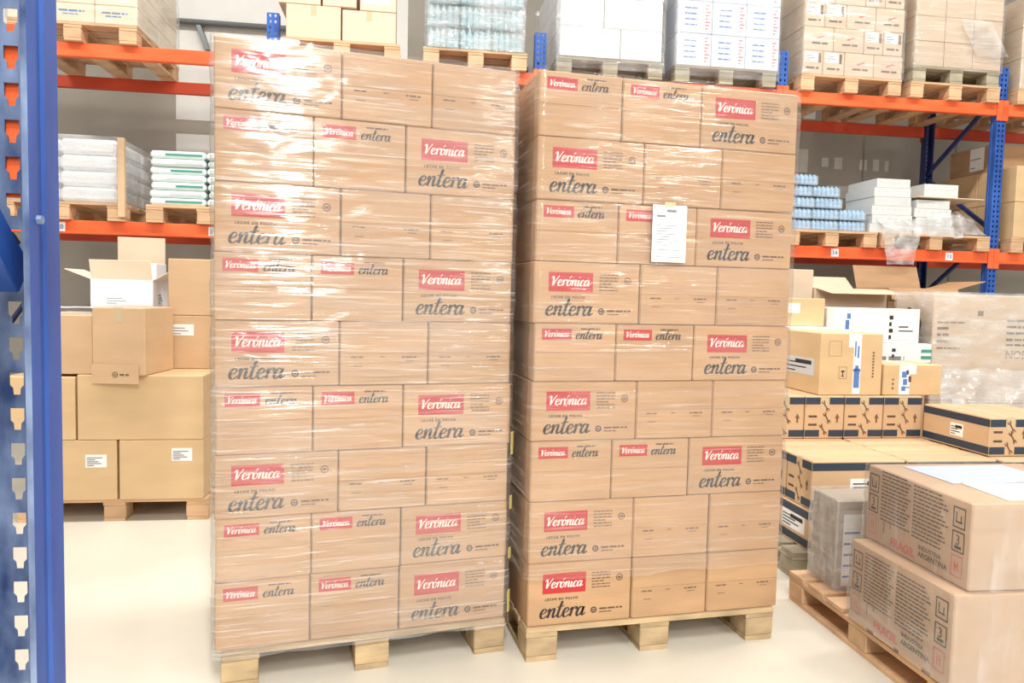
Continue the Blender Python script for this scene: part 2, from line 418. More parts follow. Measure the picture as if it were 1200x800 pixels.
# ------------------------------------------------------------------ milk powder cartons
BL, BW = .475, .366
ORD = ['bottom', 'second', 'third', 'fourth', 'fifth', 'sixth', 'seventh', 'eighth', 'top']
Z1 = [.15, .425, .675, .928, 1.19, 1.45, 1.71, 1.975, 2.245, 2.51]
Z2 = [.15, .425, .695, .955, 1.21, 1.457, 1.715, 1.97, 2.228, 2.495]
T1 = 'BBABABABA'; T2 = 'AABABABAB'

def print_big(root, w_, d_, h_):
    sx, sy = BL, h_
    X = lambda a: -sx/2+a*sx
    pn = deco('logo_panel', boxm(.41*sx, .0012, .32*sy, 'red_print', 0), root, w_, d_, 'f', X(.345), sy*.515, .0006)
    me = script('Verónica', .0255, 'white_print', .135)
    part('logo_lettering', me, pn, (-me['width']/2, -.0012, .025))
    deco('tagline', textm('LECHE EN POLVO', .0145, 'ink', 0, 1.35, .0004), root, w_, d_, 'f', X(.165), sy*.405)
    me = script('entera', .0405, 'ink', .135)
    deco('product_name', me, root, w_, d_, 'f', X(.115), sy*.125)
    rows = [(0, -.013*i, .085-(.03 if i in (3, 6) else 0), .005) for i in range(6)]
    deco('small_print', dashes(rows, 'ink_soft', 'big'), root, w_, d_, 'f', X(.61), sy*.80)
    deco('emblem', ringm(.0125, .016, 'ink_brown'), root, w_, d_, 'f', X(.88), sy*.71)
    deco('seal', ringm(.009, .014, 'ink'), root, w_, d_, 'f', X(.635), sy*.2)
    deco('maker_line', dashes([(0, 0, .115, .007), (0, -.013, .06, .004)], 'ink_brown', 'mk'), root, w_, d_, 'f', X(.69), sy*.2)
def print_small(root, w_, d_, h_):
    X = lambda a: -w_/2+a*w_
    pn = deco('logo_panel', boxm(.36*w_, .0012, .19*h_, 'red_print', 0), root, w_, d_, 'f', X(.27), h_*.72, .0026)
    me = script('Verónica', .0162, 'white_print', .14)
    part('logo_lettering', me, pn, (-me['width']/2, -.0012, .013))
    me = script('entera', .0232, 'ink', .14)
    deco('product_name', me, root, w_, d_, 'f', X(.50), h_*.735, .0032)
    deco('tagline', dashes([(0, 0, .085, .006)], 'ink_brown', 'sm'), root, w_, d_, 'f', X(.56), h_*.90, .0032)
def flaps(root, w_, d_, h_, mid):
    for (z0, z1) in ((.003, mid*h_-.0012), (mid*h_+.0012, h_-.003)):
        deco('end_flap', boxm(w_-.008, .002, z1-z0, 'kraft', .0006), root, w_, d_, 'f', 0, z0, .001)
def print_plain(root, w_, d_, h_):
    X = lambda a: -w_/2+a*w_
    deco('small_print', dashes([(X(.12), 0, .05, .006), (X(.45), .002, .02, .004), (X(.7), 0, .06, .007), (X(.15), -.035, .035, .003), (X(.74), -.012, .04, .003)], 'ink_soft', 'pl%.2f' % w_), root, w_, d_, 'f', 0, h_*.43, .0032)

def milk(fr, x0, x1, y0, y1, z0, z1, kind, label):
    w_, d_, h_ = x1-x0-.004, y1-y0-.004, z1-z0-.0015
    rt = thing('milk_powder_carton', label, 'carton', fr, (x0+x1)/2, (y0+y1)/2, z0, random.uniform(-.004, .004), 'milk powder cartons on the wrapped stacks')
    part('carton_body', boxm(w_, d_, h_, 'kraft', .005), rt)
    if kind == 'big': print_big(rt, w_, d_, h_)
    elif kind == 'small': flaps(rt, w_, d_, h_, .50); print_small(rt, w_, d_, h_)
    elif kind == 'plain': flaps(rt, w_, d_, h_, .50); print_plain(rt, w_, d_, h_)
    return rt
OFFS = {}
def stack(fr, Z, T, phrase, key, outer_l, outer_r, W, shift=0):
    rnd = random.Random(key)
    for i, ty in enumerate(T):
        o = shift+rnd.uniform(-.006, .004); y = rnd.uniform(0, .006); z0, z1 = Z[i], Z[i+1]
        lay = ORD[i]; k = W/(BL+2*BW); L_, W_ = BL*k, BW*k; D_ = .835
        lt = '%s layer' % lay
        if ty == 'A':
            milk(fr, o, o+L_, y, y+BW, z0, z1, 'big', 'corner carton with large red logo, %s, %s' % (lt, phrase))
            milk(fr, o+L_, o+L_+W_, y+rnd.uniform(0, .003), y+BL, z0, z1, 'plain', 'plain unmarked middle carton, %s, %s' % (lt, phrase))
            milk(fr, o+L_+W_, o+W, y+rnd.uniform(0, .004), y+BL, z0, z1, 'plain', 'plain unmarked corner carton, %s, %s' % (lt, phrase))
            rl, rr = (o, o+W_, y+BW, D_), (o+W-L_, o+W, y+BL, D_)
        else:
            milk(fr, o, o+W_, y, y+BL, z0, z1, 'small', 'corner carton with small red logo, %s, %s' % (lt, phrase))
            milk(fr, o+W_, o+2*W_, y+rnd.uniform(0, .003), y+BL, z0, z1, 'small', 'middle carton with small red logo, %s, %s' % (lt, phrase))
            milk(fr, o+2*W_, o+W, y+rnd.uniform(0, .004), y+BW, z0, z1, 'big', 'corner carton with large red logo, %s, %s' % (lt, phrase))
            rl, rr = (o, o+L_, y+BL, D_), (o+W-W_, o+W, y+BW, D_)
        if outer_l: milk(fr, *rl, z0, z1, '', 'rear carton %s, %s, %s' % (outer_l, lt, phrase))
        if outer_r: milk(fr, *rr, z0, z1, '', 'rear carton %s, %s, %s' % (outer_r, lt, phrase))
        OFFS[(key, i)] = o
PH1, PH2 = 'stack nearer the blue upright', 'stack bearing the white note'
stack(ST1, Z1, T1, PH1, 1, 'on the open side', 'at the gap', 1.195)
stack(ST2, Z2, T2, PH2, 2, 'at the gap', 'on the open side', 1.21, .026)
def bul(Z, a):
    def f(z):
        for i in range(9):
            if Z[i] <= z <= Z[i+1]:
                t = (z-Z[i])/(Z[i+1]-Z[i]); return a*math.sin(PI*t)
        return 0
    return f
WR1 = film_shell('stretch_wrap', 'clear stretch film wrapped round the stack nearer the blue upright', ST1, -.014, 1.206, -.014, .85, .12, 2.515, 'film_heavy', 150, 150, .004, bulge=bul(Z1, .004), seed=1, lip=1, waves=(2.2, 30))
film_shell('stretch_wrap', 'clear stretch film wrapped round the stack bearing the white note', ST2, .014, 1.247, -.014, .85, .36, 2.50, 'film_light', 150, 150, .003, bulge=bul(Z2, .004), seed=2, lip=1, waves=(2, 24))
# yellowed strips of film at the corner of the first stack, facing the gap
for (z0, h0) in ((.18, .10), (.42, .05), (.64, .06), (.88, .10)):
    part('yellow_strip', boxm(.002, .022, h0, 'tape_yellow', .0005), WR1, (.605, -.427, z0-.12), (0, 0, -PI/4))
# white note taped on the second stack
nr = thing('delivery_note', 'white printed note taped on the carton stack', 'paper', ST2, .612, -.0235, 1.727)
part('sheet', boxm(.158, .001, .242, 'paper', 0), nr, (0, 0, 0))
part('printed_lines', quads([(-.06, .19, -.02, .2), (-.015, .212, .03, .224), (-.06, .02, .06, .023), (-.05, .05, .05, .053)]+[(-.06, .07+.012*i, -.06+.05+.06*((i*7) % 5)/5, .073+.012*i) for i in range(8)]+frame_rects(-.07, .012, .07, .23, .0015), 'print_grey'), nr, (0, -.0012, 0))
for v in (.235,): part('tape', boxm(.05, .001, .02, 'tape_clear', 0), nr, (0, -.001, v))

# ------------------------------------------------------------------ pallet racks
def upright_mesh(w_, d_, H, pitch, cw, c0, mat, lipw=.012, hole=.6, holes=True, groove=.004):
    """slotted channel: web at y=0, flanges reaching to +y, lips turned in; keyhole slots in two columns"""
    vs, fs = [], []
    def V(x, y, z): vs.append((x, y, z)); return len(vs)-1
    n = int(H/pitch)
    lev = []
    for k in range(n):
        z = k*pitch; a = (1-hole)/2*pitch
        lev += [(z, .5, 0), (z+a, .5, 1), (z+a+hole*pitch*.30, .58, 1), (z+a+hole*pitch*.45, 1, 1), (z+pitch-a, 1, 0)]
    lev.append((n*pitch, .5, 0))
    rows = []
    for (z, kx, _) in lev:
        hw = cw/2*kx
        xs = [-w_/2, -c0-hw, -c0+hw, c0-hw, c0+hw, w_/2]
        rows.append([V(x, 0, z) for x in xs])
    for j in range(len(lev)-1):
        for i in range(5):
            if holes and i in (1, 3) and lev[j][2]: continue
            fs.append((rows[j][i], rows[j][i+1], rows[j+1][i+1], rows[j+1][i]))
    prof = [(w_/2, 0), (w_/2, d_*.45), (w_/2-groove, d_*.5), (w_/2-groove, d_*.66), (w_/2, d_*.72), (w_/2, d_), (w_/2-lipw, d_)]
    for sg in (1, -1):
        a = [V(sg*x, y, 0) for x, y in prof]; c = [V(sg*x, y, n*pitch) for x, y in prof]
        for i in range(len(prof)-1): fs.append((a[i], a[i+1], c[i+1], c[i]))
    return mesh_from('upright', vs, fs, mat)
def solid(o, t):
    md = o.modifiers.new('thickness', 'SOLIDIFY'); md.thickness = t; md.offset = 0; return o

ZL, ZU, BAY, RD = 2.117, 3.589, 2.35, 1.1
rack = thing('pallet_rack', 'long blue and orange pallet rack along the rear wall carrying wrapped loads', 'rack', RK, 0, 0, 0)
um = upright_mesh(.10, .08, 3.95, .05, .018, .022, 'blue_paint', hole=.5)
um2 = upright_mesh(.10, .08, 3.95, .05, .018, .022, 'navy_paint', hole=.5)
def bar(name, parent, p, q, w_, d_, mat):
    p, q = Vector(p), Vector(q); dv = q-p
    o = part(name, boxm(w_, d_, dv.length, mat, .002), parent, p)
    o.rotation_euler = dv.to_track_quat('Z', 'Y').to_euler(); return o
for k in range(-1, 5):
    s = k*BAY
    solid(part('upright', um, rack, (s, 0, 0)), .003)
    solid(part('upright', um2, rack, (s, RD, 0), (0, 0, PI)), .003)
    part('foot_plate', boxm(.14, .13, .008, 'navy_paint', .001), rack, (s, .03, 0))
    part('foot_plate', boxm(.14, .13, .008, 'navy_paint', .001), rack, (s, RD-.03, 0))
    z = .25; side = 0
    while z+.72 < 3.95:
        a, c = ((.05, RD-.05) if side else (RD-.05, .05))
        bar('diagonal_brace', rack, (s, a, z), (s, c, z+.66), .03, .04, 'navy_paint'); z += .70; side ^= 1
bl = {(-1, 0): '20', (-1, 1): '19', (0, 0): '18', (0, 1): '17', (1, 0): '16', (1, 1): '15', (2, 0): '14', (2, 1): '13', (3, 0): '12', (3, 1): '11'}
for k in range(-1, 4):
    s0 = k*BAY+.052; ln = BAY-.104
    for zt in (ZL, ZU):
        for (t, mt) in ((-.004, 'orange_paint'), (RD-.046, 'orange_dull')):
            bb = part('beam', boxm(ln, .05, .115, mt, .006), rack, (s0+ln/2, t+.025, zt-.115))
            for e in (-1, 1):
                part('beam_connector', boxm(.06, .008, .2, mt, .001), bb, (e*(ln/2+.02), (-.032 if t < .5 else .032), -.05))
            if t < .5 and zt == ZL:
                for j in (0, 1):
                    tg = part('location_tag', boxm(.08, .002, .075, 'paper', 0), bb, (-ln/2+(.57 if j == 0 else ln-.44), -.0262, .02))
                    CACHE.setdefault('tagtext'+bl[(k, j)], textm(bl[(k, j)], .055, 'print_blue', align='CENTER', bold=.001))
                    part('tag_number', CACHE['tagtext'+bl[(k, j)]], tg, (0, -.002, .018)) if False else None
                    nm = part('tag_number', CACHE['tagtext'+bl[(k, j)]], bb, (-ln/2+(.57 if j == 0 else ln-.44), -.0285, .038))

# near rack post at the photographer's elbow
NR = Frame(-.690, 1.053, .1436)
near = thing('pallet_rack', 'blue slotted rack post with bolted brace standing beside the aisle', 'rack', NR, 0, 0, 0)
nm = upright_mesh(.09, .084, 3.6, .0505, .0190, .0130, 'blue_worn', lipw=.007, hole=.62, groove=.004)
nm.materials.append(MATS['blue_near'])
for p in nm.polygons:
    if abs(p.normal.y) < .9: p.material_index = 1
solid(part('upright', nm, near, (0, 0, -.012), (0, 0, PI)), .0022)
part('foot_plate', boxm(.14, .14, .008, 'blue_paint', .001), near, (0, -.04, 0))
bm_ = part('beam', boxm(1.6, .05, .12, 'orange_paint', .006), near, (-.86, .045, 1.74))
part('beam_connector', boxm(.075, .006, .24, 'orange_paint', .001), bm_, (.835, -.036, -.05))
br = bar('diagonal_brace', near, (0, -.035, 1.575), (0, -.80, 2.29), .034, .05, 'blue_near')
bm = bmesh.new(); bmesh.ops.create_cone(bm, cap_ends=True, segments=6, radius1=.007, radius2=.006, depth=.008); bmh = mesh_from_bm('bolt', bm, 'blue_worn')
part('bolt', bmh, near, (.048, -.062, 1.655), (0, PI/2, 0))
part('bolt', bmh, near, (.049, -.058, .44), (0, PI/2, 0))

# ------------------------------------------------------------------ cartons in general
def carton(name, label, fr, s0, s1, t0, t1, z0, z1, mat, rot=0, group=None, tape='tape_clear', seam='s', cat='carton', bev=.005):
    w_, d_, h_ = s1-s0, t1-t0, z1-z0
    r = thing(name, label, cat, fr, (s0+s1)/2, (t0+t1)/2, z0, rot, group)
    part('carton_body', boxm(w_-.003, d_-.003, h_-.001, mat, bev), r)
    if tape:
        if seam == 's':
            part('packing_tape', boxm(w_-.01, .05, .0012, tape, 0), r, (0, 0, h_-.0008))
        else:
            part('packing_tape', boxm(.05, d_-.01, .0012, tape, 0), r, (0, 0, h_-.0008))
            deco('packing_tape', boxm(.05, .001, min(.09, h_*.3), tape, 0), r, w_-.003, d_-.003, 'f', 0, h_-min(.09, h_*.3)-.004, .0004)
    r['w'], r['d'], r['h'] = w_-.003, d_-.003, h_
    return r
def sticker(r, f, u, v, w_, h_, mat='paper', lines=4, ink='print_grey', bar_=None, seed=0):
    s = deco('shipping_label', boxm(w_, .001, h_, mat, 0), r, r['w'], r['d'], f, u, v, .0006)
    R = []
    for i in range(lines):
        ln = w_*(.35+.5*(((i+seed)*37) % 10)/10); v0 = h_*(.12+.76*i/max(1, lines)); R.append((-w_*.44, v0, -w_*.44+ln, v0+min(.01, h_*.07)))
    if bar_: R.append((-w_*.1, h_*.62, w_*.42, h_*.86))
    if R: part('label_print', quads(R, bar_ or ink), s, (0, -.0014, 0))
    return s

# ------------------------------------------------------------------ load of tan cartons on the floor before the rack
pallet('wooden pallet carrying the tan cartons before the rack', RK, -1.34, -1.60, 0, 1.2, 1.0, 'wood_orange')
P = 'tan cartons piled before the rack'
c = carton('tan_carton', 'tan carton with white label on pallet, narrower of the bottom pair', RK, -1.25, -.712, -1.62, -1.10, .15, .552, 'kraft_warm', group=P)
sticker(c, 'f', .14, .22, .13, .085, lines=5)
c = carton('tan_carton', 'tan carton with white label on pallet, below the widest tan carton', RK, -.70, -.165, -1.62, -1.10, .15, .552, 'kraft_warm', group=P)
sticker(c, 'f', .13, .26, .13, .085, lines=5)
carton('tan_carton', 'tan carton squeezed between blue post and the widest tan carton', RK, -1.40, -.965, -1.62, -1.10, .553, .97, 'kraft_warm', group=P)
c = carton('tan_carton', 'widest tan carton, blank, bearing the tilted carton with torn flap', RK, -.955, -.165, -1.62, -1.05, .553, .985, 'kraft_warm', group=P, tape='tape_clear')
c = carton('tan_carton', 'tan carton beside blue post with white wrapped packs on top', RK, -1.25, -.86, -1.60, -1.20, .986, 1.375, 'kraft_light', group=P)
# turned carton with hanging flap
c = carton('tan_carton', 'tan carton turned askew with a flap hanging over the carton below', RK, -.83, -.49, -1.655, -1.20, .986, 1.43, 'kraft_light', group=P, rot=-.10, seam='t')
fl = deco('hanging_flap', boxm(.30, .004, .125, 'kraft_light', .001), c, .34, .455, 'f', -.02, -.055, .006)
part('flap_emblem', ringm(.014, .019, 'ink_soft'), fl, (0, -.0035, .06))
part('flap_print', dashes([(0, 0, .07, .012)], 'ink_soft', 'flap'), fl, (.03, -.0035, .054))
c = carton('tan_carton', 'tan carton with torn white label under another at stack side', RK, -.51, -.10, -1.19, -.75, .986, 1.37, 'kraft_light', group=P)
sticker(c, 'f', -.11, .24, .15, .08, lines=3)
carton('tan_carton', 'topmost tan carton on the one with torn white label', RK, -.515, -.11, -1.19, -.77, 1.371, 1.775, 'kraft_light', group=P)
# white goods behind them
carton('white_carton', 'plain white carton carrying the open white carton', RK, -1.5, -.56, -.98, -.40, .15, 1.36, 'white_card', tape=None)
pallet('wooden pallet hidden behind the tan cartons under white cartons', RK, -1.6, -.58, 0, 1.1, .98, 'wood')
crumple('loose_film', 'white film sheet lying over packs behind the tan cartons', RK.pt(-1.0, -.8, 1.375), RK.yaw, lambda u, v: (-.5+.95*u, -.38+.28*v, .035), 22, 8, .02, 'bag_white', 4)
def open_carton(name, label, fr, s0, s1, t0, t1, z0, z1, mat, flaps_, rot=0, fmat=None):
    fmat = fmat or mat
    w_, d_, h_ = s1-s0, t1-t0, z1-z0
    r = thing(name, label, 'carton', fr, (s0+s1)/2, (t0+t1)/2, z0, rot)
    th = .006
    part('bottom', boxm(w_, d_, th, mat, 0), r)
    for (n, W_, D_, x, y) in (('front_side', w_, th, 0, -d_/2+th/2), ('back_side', w_, th, 0, d_/2-th/2), ('end_side', th, d_-2*th, -w_/2+th/2, 0), ('end_side', th, d_-2*th, w_/2-th/2, 0)):
        part(n, boxm(W_, D_, h_-th, mat, 0), r, (x, y, th))
    for (sd, ln, ang) in flaps_:     # flap hinged at the rim; ang = how far it leans outward from upright
        if sd in 'fb':
            sg = -1 if sd == 'f' else 1
            part('flap', boxm(w_*.98, .005, ln, fmat, .001), r, (0, sg*(d_/2-.003), h_-.003), (-sg*ang, 0, 0))
        else:
            sg = -1 if sd == 'l' else 1
            part('flap', boxm(.005, d_*.96, ln, fmat, .001), r, (sg*(w_/2-.003), 0, h_-.003), (0, sg*ang, 0))
    r['w'], r['d'], r['h'] = w_, d_, h_
    return r
c = open_carton('open_carton', 'open white carton with cream flaps spread, behind tan cartons', RK, -1.16, -.72, -.86, -.5, 1.40, 1.62, 'white_card', [('f', .15, .25), ('r', .2, 1.05), ('l', .2, 1.2)], fmat='cream_card')
sticker(c, 'f', -.02, .03, .2, .07, lines=3, ink='print_grey'); sticker(c, 'r', 0, .03, .14, .1, lines=4, ink='print_teal')
carton('white_carton', 'small white carton behind the open white carton', RK, -1.05, -.82, -.46, -.2, 1.37, 1.76, 'white_card', tape=None)
carton('open_flap_board', 'tan cardboard sheet leaning below the lower beam', RK, -1.22, -.85, -.15, -.13, 1.37, 1.98, 'kraft_pale', tape=None, cat='cardboard', rot=.1)

# ------------------------------------------------------------------ goods on the floor at the end of the aisle
pallet('weathered pallet under the two brown fragile cartons', RK, 3.2, -4.40, 0, 1.0, 1.2, 'wood_orange')
def fragile(label, s0, s1, t0, t1, z0, z1, rot):
    c = carton('fragile_carton', label, RK, s0, s1, t0, t1, z0, z1, 'kraft_rose', rot=rot, group='brown fragile cartons', tape=None)
    D, H = t1-t0, z1-z0; U = lambda a: -D/2+a*D
    for (u, mt, ch) in ((.03, 'ink', '1'), (.85, 'ink', '1')):
        deco('handling_mark', quads(frame_rects(0, 0, .065, .08, .005)+[(.015, .02, .02, .06), (.015, .02, .05, .026), (.04, .02, .045, .05)], 'ink', 'hm1'), c, c['w'], D, 'l', U(u), H*.66)
        deco('handling_mark', quads(frame_rects(0, 0, .065, .08, .005)+[(.015, .012, .05, .024)], 'ink', 'hm2'), c, c['w'], D, 'l', U(u), H*.385)
        deco('handling_number', textm('3', .055, 'ink'), c, c['w'], D, 'l', U(u)+.017, H*.385+.028, .0014)
        deco('handling_mark', quads(frame_rects(0, 0, .06, .082, .003)+[(.02, .02, .024, .06), (.036, .02, .04, .06), (.02, .04, .04, .044)], 'red_soft', 'hm3'), c, c['w'], D, 'l', U(u), H*.10)
    rows = [(U(.16), H*(.90-.045*i), D*(.26+.06*((i*3) % 4)/4), .006) for i in range(14)]
    deco('printed_text', dashes(rows, 'ink', 'fr1'), c, c['w'], D, 'l', 0, 0)
    rows = [(U(.49), H*(.88-.045*i), D*(.26+.08*((i*5) % 4)/4), .006) for i in range(14)]
    deco('printed_text', dashes(rows, 'ink', 'fr2'), c, c['w'], D, 'l', 0, 0)
    deco('printed_word', textm('INDUSTRIA', .026, 'ink', bold=.0004), c, c['w'], D, 'l', U(.56), H*.2)
    deco('printed_word', textm('ARGENTINA', .03, 'ink', bold=.0006), c, c['w'], D, 'l', U(.56), H*.11)
    deco('printed_word', textm('FRAGIL', .05, 'red_soft', bold=.001), c, c['w'], D, 'l', U(.28), H*.06)
    deco('hook_mark', quads([(0, 0, .006, .06), (0, .054, .05, .06), (.044, .03, .05, .06)], 'ink_soft', 'hook'), c, c['w'], D, 'l', U(.2), H*.17)
    return c
c1 = fragile('lower brown carton printed fragile in red, standing on pallet', 3.185, 4.0, -4.395, -3.755, .15, .507, 0)
sticker(c1, 'f', .17, .12, .14, .15, lines=3)
c2 = fragile('upper brown carton printed fragile in red, topped with white sheets', 3.255, 4.02, -4.385, -3.74, .508, .842, -.02)
part('top_sheet', boxm(.50, .30, .002, 'sheet_blue', 0), c2, (.0, .12, .334), (0, 0, .04))
part('top_sheet', boxm(.46, .26, .002, 'sheet_white', 0), c2, (.02, -.17, .334), (0, 0, -.03))
part('sheet_print', quads([(-.2, -.1+.03*i, .16-.05*(i % 3), -.092+.03*i) for i in range(7)], 'paper_grey'), c2, (.0, .14, .3365), (-PI/2, 0, .04))
film_shell('stretch_wrap', 'cloudy film wrapped round the upper brown fragile carton', RK, 3.24, 4.035, -4.398, -3.725, .512, .846, 'film_tall', 60, 24, .006, .02, seed=3)
film_shell('stretch_wrap', 'cloudy film wrapped round the lower brown fragile carton', RK, 3.172, 4.013, -4.408, -3.742, .152, .508, 'film_tall', 60, 24, .006, .02, seed=4)
# slim grey wrapped carton
c = carton('grey_wrapped_carton', 'slim grey film-wrapped carton with white label beside fragile cartons', RK, 3.285, 3.60, -3.48, -3.25, .15, .60, 'kraft_grey', tape=None)
sticker(c, 'f', -.07, .02, .11, .36, lines=5, ink='print_blue')
film_shell('stretch_wrap', 'shiny film round the slim grey carton', RK, 3.27, 3.61, -3.492, -3.238, .152, .612, 'film_cloudy', 40, 24, .007, .015, seed=5)

pallet('greyed pallet under the navy-banded cartons', RK, 3.36, -2.95, 0, 1.35, 1.2, 'wood_grey')
def wrench(mat='wrench_print'):
    if 'wrench' in CACHE: return CACHE['wrench']
    vs, fs = [], []
    def q(pts):
        n = len(vs); a = math.radians(-58)
        for (x, y) in pts: vs.append((x*math.cos(a)-y*math.sin(a), 0, x*math.sin(a)+y*math.cos(a)))
        fs.append(tuple(range(n, n+len(pts))))
    q([(-.024, -.005), (.024, -.005), (.024, .005), (-.024, .005)])
    for sg in (-1, 1):
        q([(sg*.022, -.011), (sg*.040, -.012), (sg*.040, -.004), (sg*.028, -.004)])
        q([(sg*.022, .011), (sg*.040, .012), (sg*.040, .004), (sg*.028, .004)])
        q([(sg*.020, -.011), (sg*.028, -.011), (sg*.028, .011), (sg*.020, .011)])
    CACHE['wrench'] = mesh_from('wrench', vs, fs, mat); return CACHE['wrench']
NW, NLN, NH = .28, .58, .284
def arrow():
    if 'arrow' in CACHE: return CACHE['arrow']
    vs = [(-.006, 0, 0), (.006, 0, 0), (.006, 0, .03), (-.006, 0, .03), (-.016, 0, .03), (.016, 0, .03), (0, 0, .062)]
    CACHE['arrow'] = mesh_from('arrow', vs, [(0, 1, 2, 3), (4, 5, 6)], 'wrench_print'); return CACHE['arrow']
def navy_end(c, w_, d_, f, span, h):
    """end of the carton: navy patches at the four corners, a strip of wrenches between, printed words"""
    a = span*.37
    for sg in (-1, 1):
        for v in (.012, h-.012-.045):
            deco('navy_band', boxm(a, .001, .045, 'navy_print', 0), c, w_, d_, f, sg*(span/2-a/2-.003), v, .0006)
    for i, v in enumerate((h*.21, h*.48, h*.76)):
        deco('wrench_mark', wrench(), c, w_, d_, f, .005+.012*((i*2) % 3-1), v)
    deco('arrow_mark', arrow(), c, w_, d_, f, span*.33, .105)
    deco('printed_text', dashes([(-.03, .14, .06, .014), (-.03, .085, .06, .014)], 'ink_brown', 'nv'), c, w_, d_, f, -span*.3, 0)
def navy_side(c, w_, d_, f, span, h):
    for v in (.012, h-.012-.045):
        deco('navy_band', boxm(span-.004, .001, .045, 'navy_print', 0), c, w_, d_, f, 0, v, .0006)
def navy(label, s0, t0, z0, along, ends, label_on=None):
    w_, d_ = (NLN, NW) if along == 's' else (NW, NLN)
    c = carton('navy_banded_carton', label, RK, s0, s0+w_, t0, t0+d_, z0, z0+NH, 'kraft_light', group='navy banded cartons', tape='tape_clear', seam=along)
    w2, d2 = c['w'], c['d']
    for f in ('f', 'l', 'r'):
        end = (f == 'f') != (along == 's')
        (navy_end if end else navy_side)(c, w2, d2, f, w2 if f == 'f' else d2, NH)
    if label_on: sticker(c, *label_on, lines=4, bar_='ink')
    return c
z1_ = .15
NHs = NH
NH = .234
navy('lowest navy-banded carton with big white label beside greyed pallet edge', 3.46, -2.92, .15, 't', 1, ('l', .12, .075, .26, .10))
navy('lowest navy-banded carton beside the grey wrapped carton', 3.745, -2.92, .15, 't', 1)
navy('lowest navy-banded carton deep behind the fragile cartons', 4.03, -2.92, .15, 't', 1)
navy('lowest navy-banded carton below the label-fronted carton', 4.315, -2.92, .15, 't', 1)
NH = .284
navy('second-layer navy-banded carton with white label, its end at the stack corner', 3.465, -2.925, .385, 's', 1, ('f', .08, .07, .26, .11))
navy('second-layer navy-banded carton just behind the corner one', 3.465, -2.635, .385, 's', 1)
navy('second-layer navy-banded carton partly covered by the fragile cartons', 4.055, -2.925, .385, 's', 1)
navy('second-layer navy-banded carton behind the covered one', 4.055, -2.635, .385, 's', 1)
navy('second-layer navy-banded carton with white label under the long corner carton', 4.65, -2.955, .385, 's', 1, ('f', .02, .06, .3, .13))
for i, nm_ in enumerate(('touching the milk powder stack', 'second from the milk powder stack', 'third from the milk powder stack', 'touching the long corner carton')):
    navy('third-layer navy-banded carton, end on, ' + nm_, 3.50+.283*i, -2.27, .67, 't', 1)
for i in range(2): carton('plain_carton', 'plain carton holding up the third layer of navy-banded cartons, ' + ['at milk stack', 'at long corner carton'][i], RK, 3.47+.6*i, 4.05+.6*i, -2.34, -1.76, .15, .669, 'kraft', group='supporting cartons behind navy-banded ones')
NH = .235
c = navy('long navy-banded carton with small white label, turned side on', 4.64, -2.85, .67, 't', 1, ('l', .02, .075, .11, .08))
carton('plain_carton', 'plain carton below the long navy-banded corner carton', RK, 4.66, 5.22, -2.66, -2.2, .15, .669, 'kraft')
NH = .235
navy('navy-banded carton beside the long corner carton', 4.93, -2.85, .67, 't', 1)
# cartons standing on the third layer
c = carton('taped_carton', 'tan carton with blue-white tape and white pouch on navy-banded cartons', RK, 3.885, 4.335, -2.25, -1.64, .956, 1.37, 'kraft_warm', seam='t', tape='tape_white')
sticker(c, 'l', .03, .12, .40, .115, 'paper_grey', lines=3, bar_='ink')
deco('tape_strip', boxm(.055, .001, .40, 'tape_white', 0), c, c['w'], c['d'], 'f', .04, .01, .0006)
deco('tape_print', quads([(-.02, .05, .02, .18), (-.026, .16, .026, .175), (-.012, .175, .012, .2), (-.02, .26, -.01, .36), (.0, .25, .012, .33)], 'print_blue'), c, c['w'], c['d'], 'f', .04, .0, .0014)
deco('outlined_box', quads(frame_rects(-.045, 0, .045, .10, .002), 'ink_soft'), c, c['w'], c['d'], 'f', -.12, .26)
deco('handling_mark', quads(frame_rects(-.028, 0, .028, .08, .002)+[(-.012, .045, .012, .055), (-.003, .02, .003, .05), (-.01, .015, .01, .02)], 'ink'), c, c['w'], c['d'], 'f', -.06, .11)
deco('side_text', quads([(0, .12+.02*i, .014, .132+.02*i) for i in range(9)], 'ink_soft'), c, c['w'], c['d'], 'f', .15, 0)
c = carton('taped_carton', 'small tan carton with printed clear tape beside the larger taped carton', RK, 4.355, 4.79, -2.235, -1.9, .956, 1.165, 'kraft_warm', seam='t', tape='tape_white')
deco('tape_strip', boxm(.08, .001, .2, 'tape_white', 0), c, c['w'], c['d'], 'f', -.06, .004, .0006)
deco('tape_print', quads([(-.02, .03, .01, .06), (-.01, .07, .02, .11), (-.02, .12, .015, .16)], 'print_blue'), c, c['w'], c['d'], 'f', -.06, 0, .0014)
deco('handling_mark', quads([(0, 0, .012, .014), (0, .03, .012, .044), (0, .06, .012, .072), (.1, .01, .13, .016), (.12, .05, .14, .09), (.1, .1, .12, .13)], 'ink_brown'), c, c['w'], c['d'], 'f', -.15, .04)
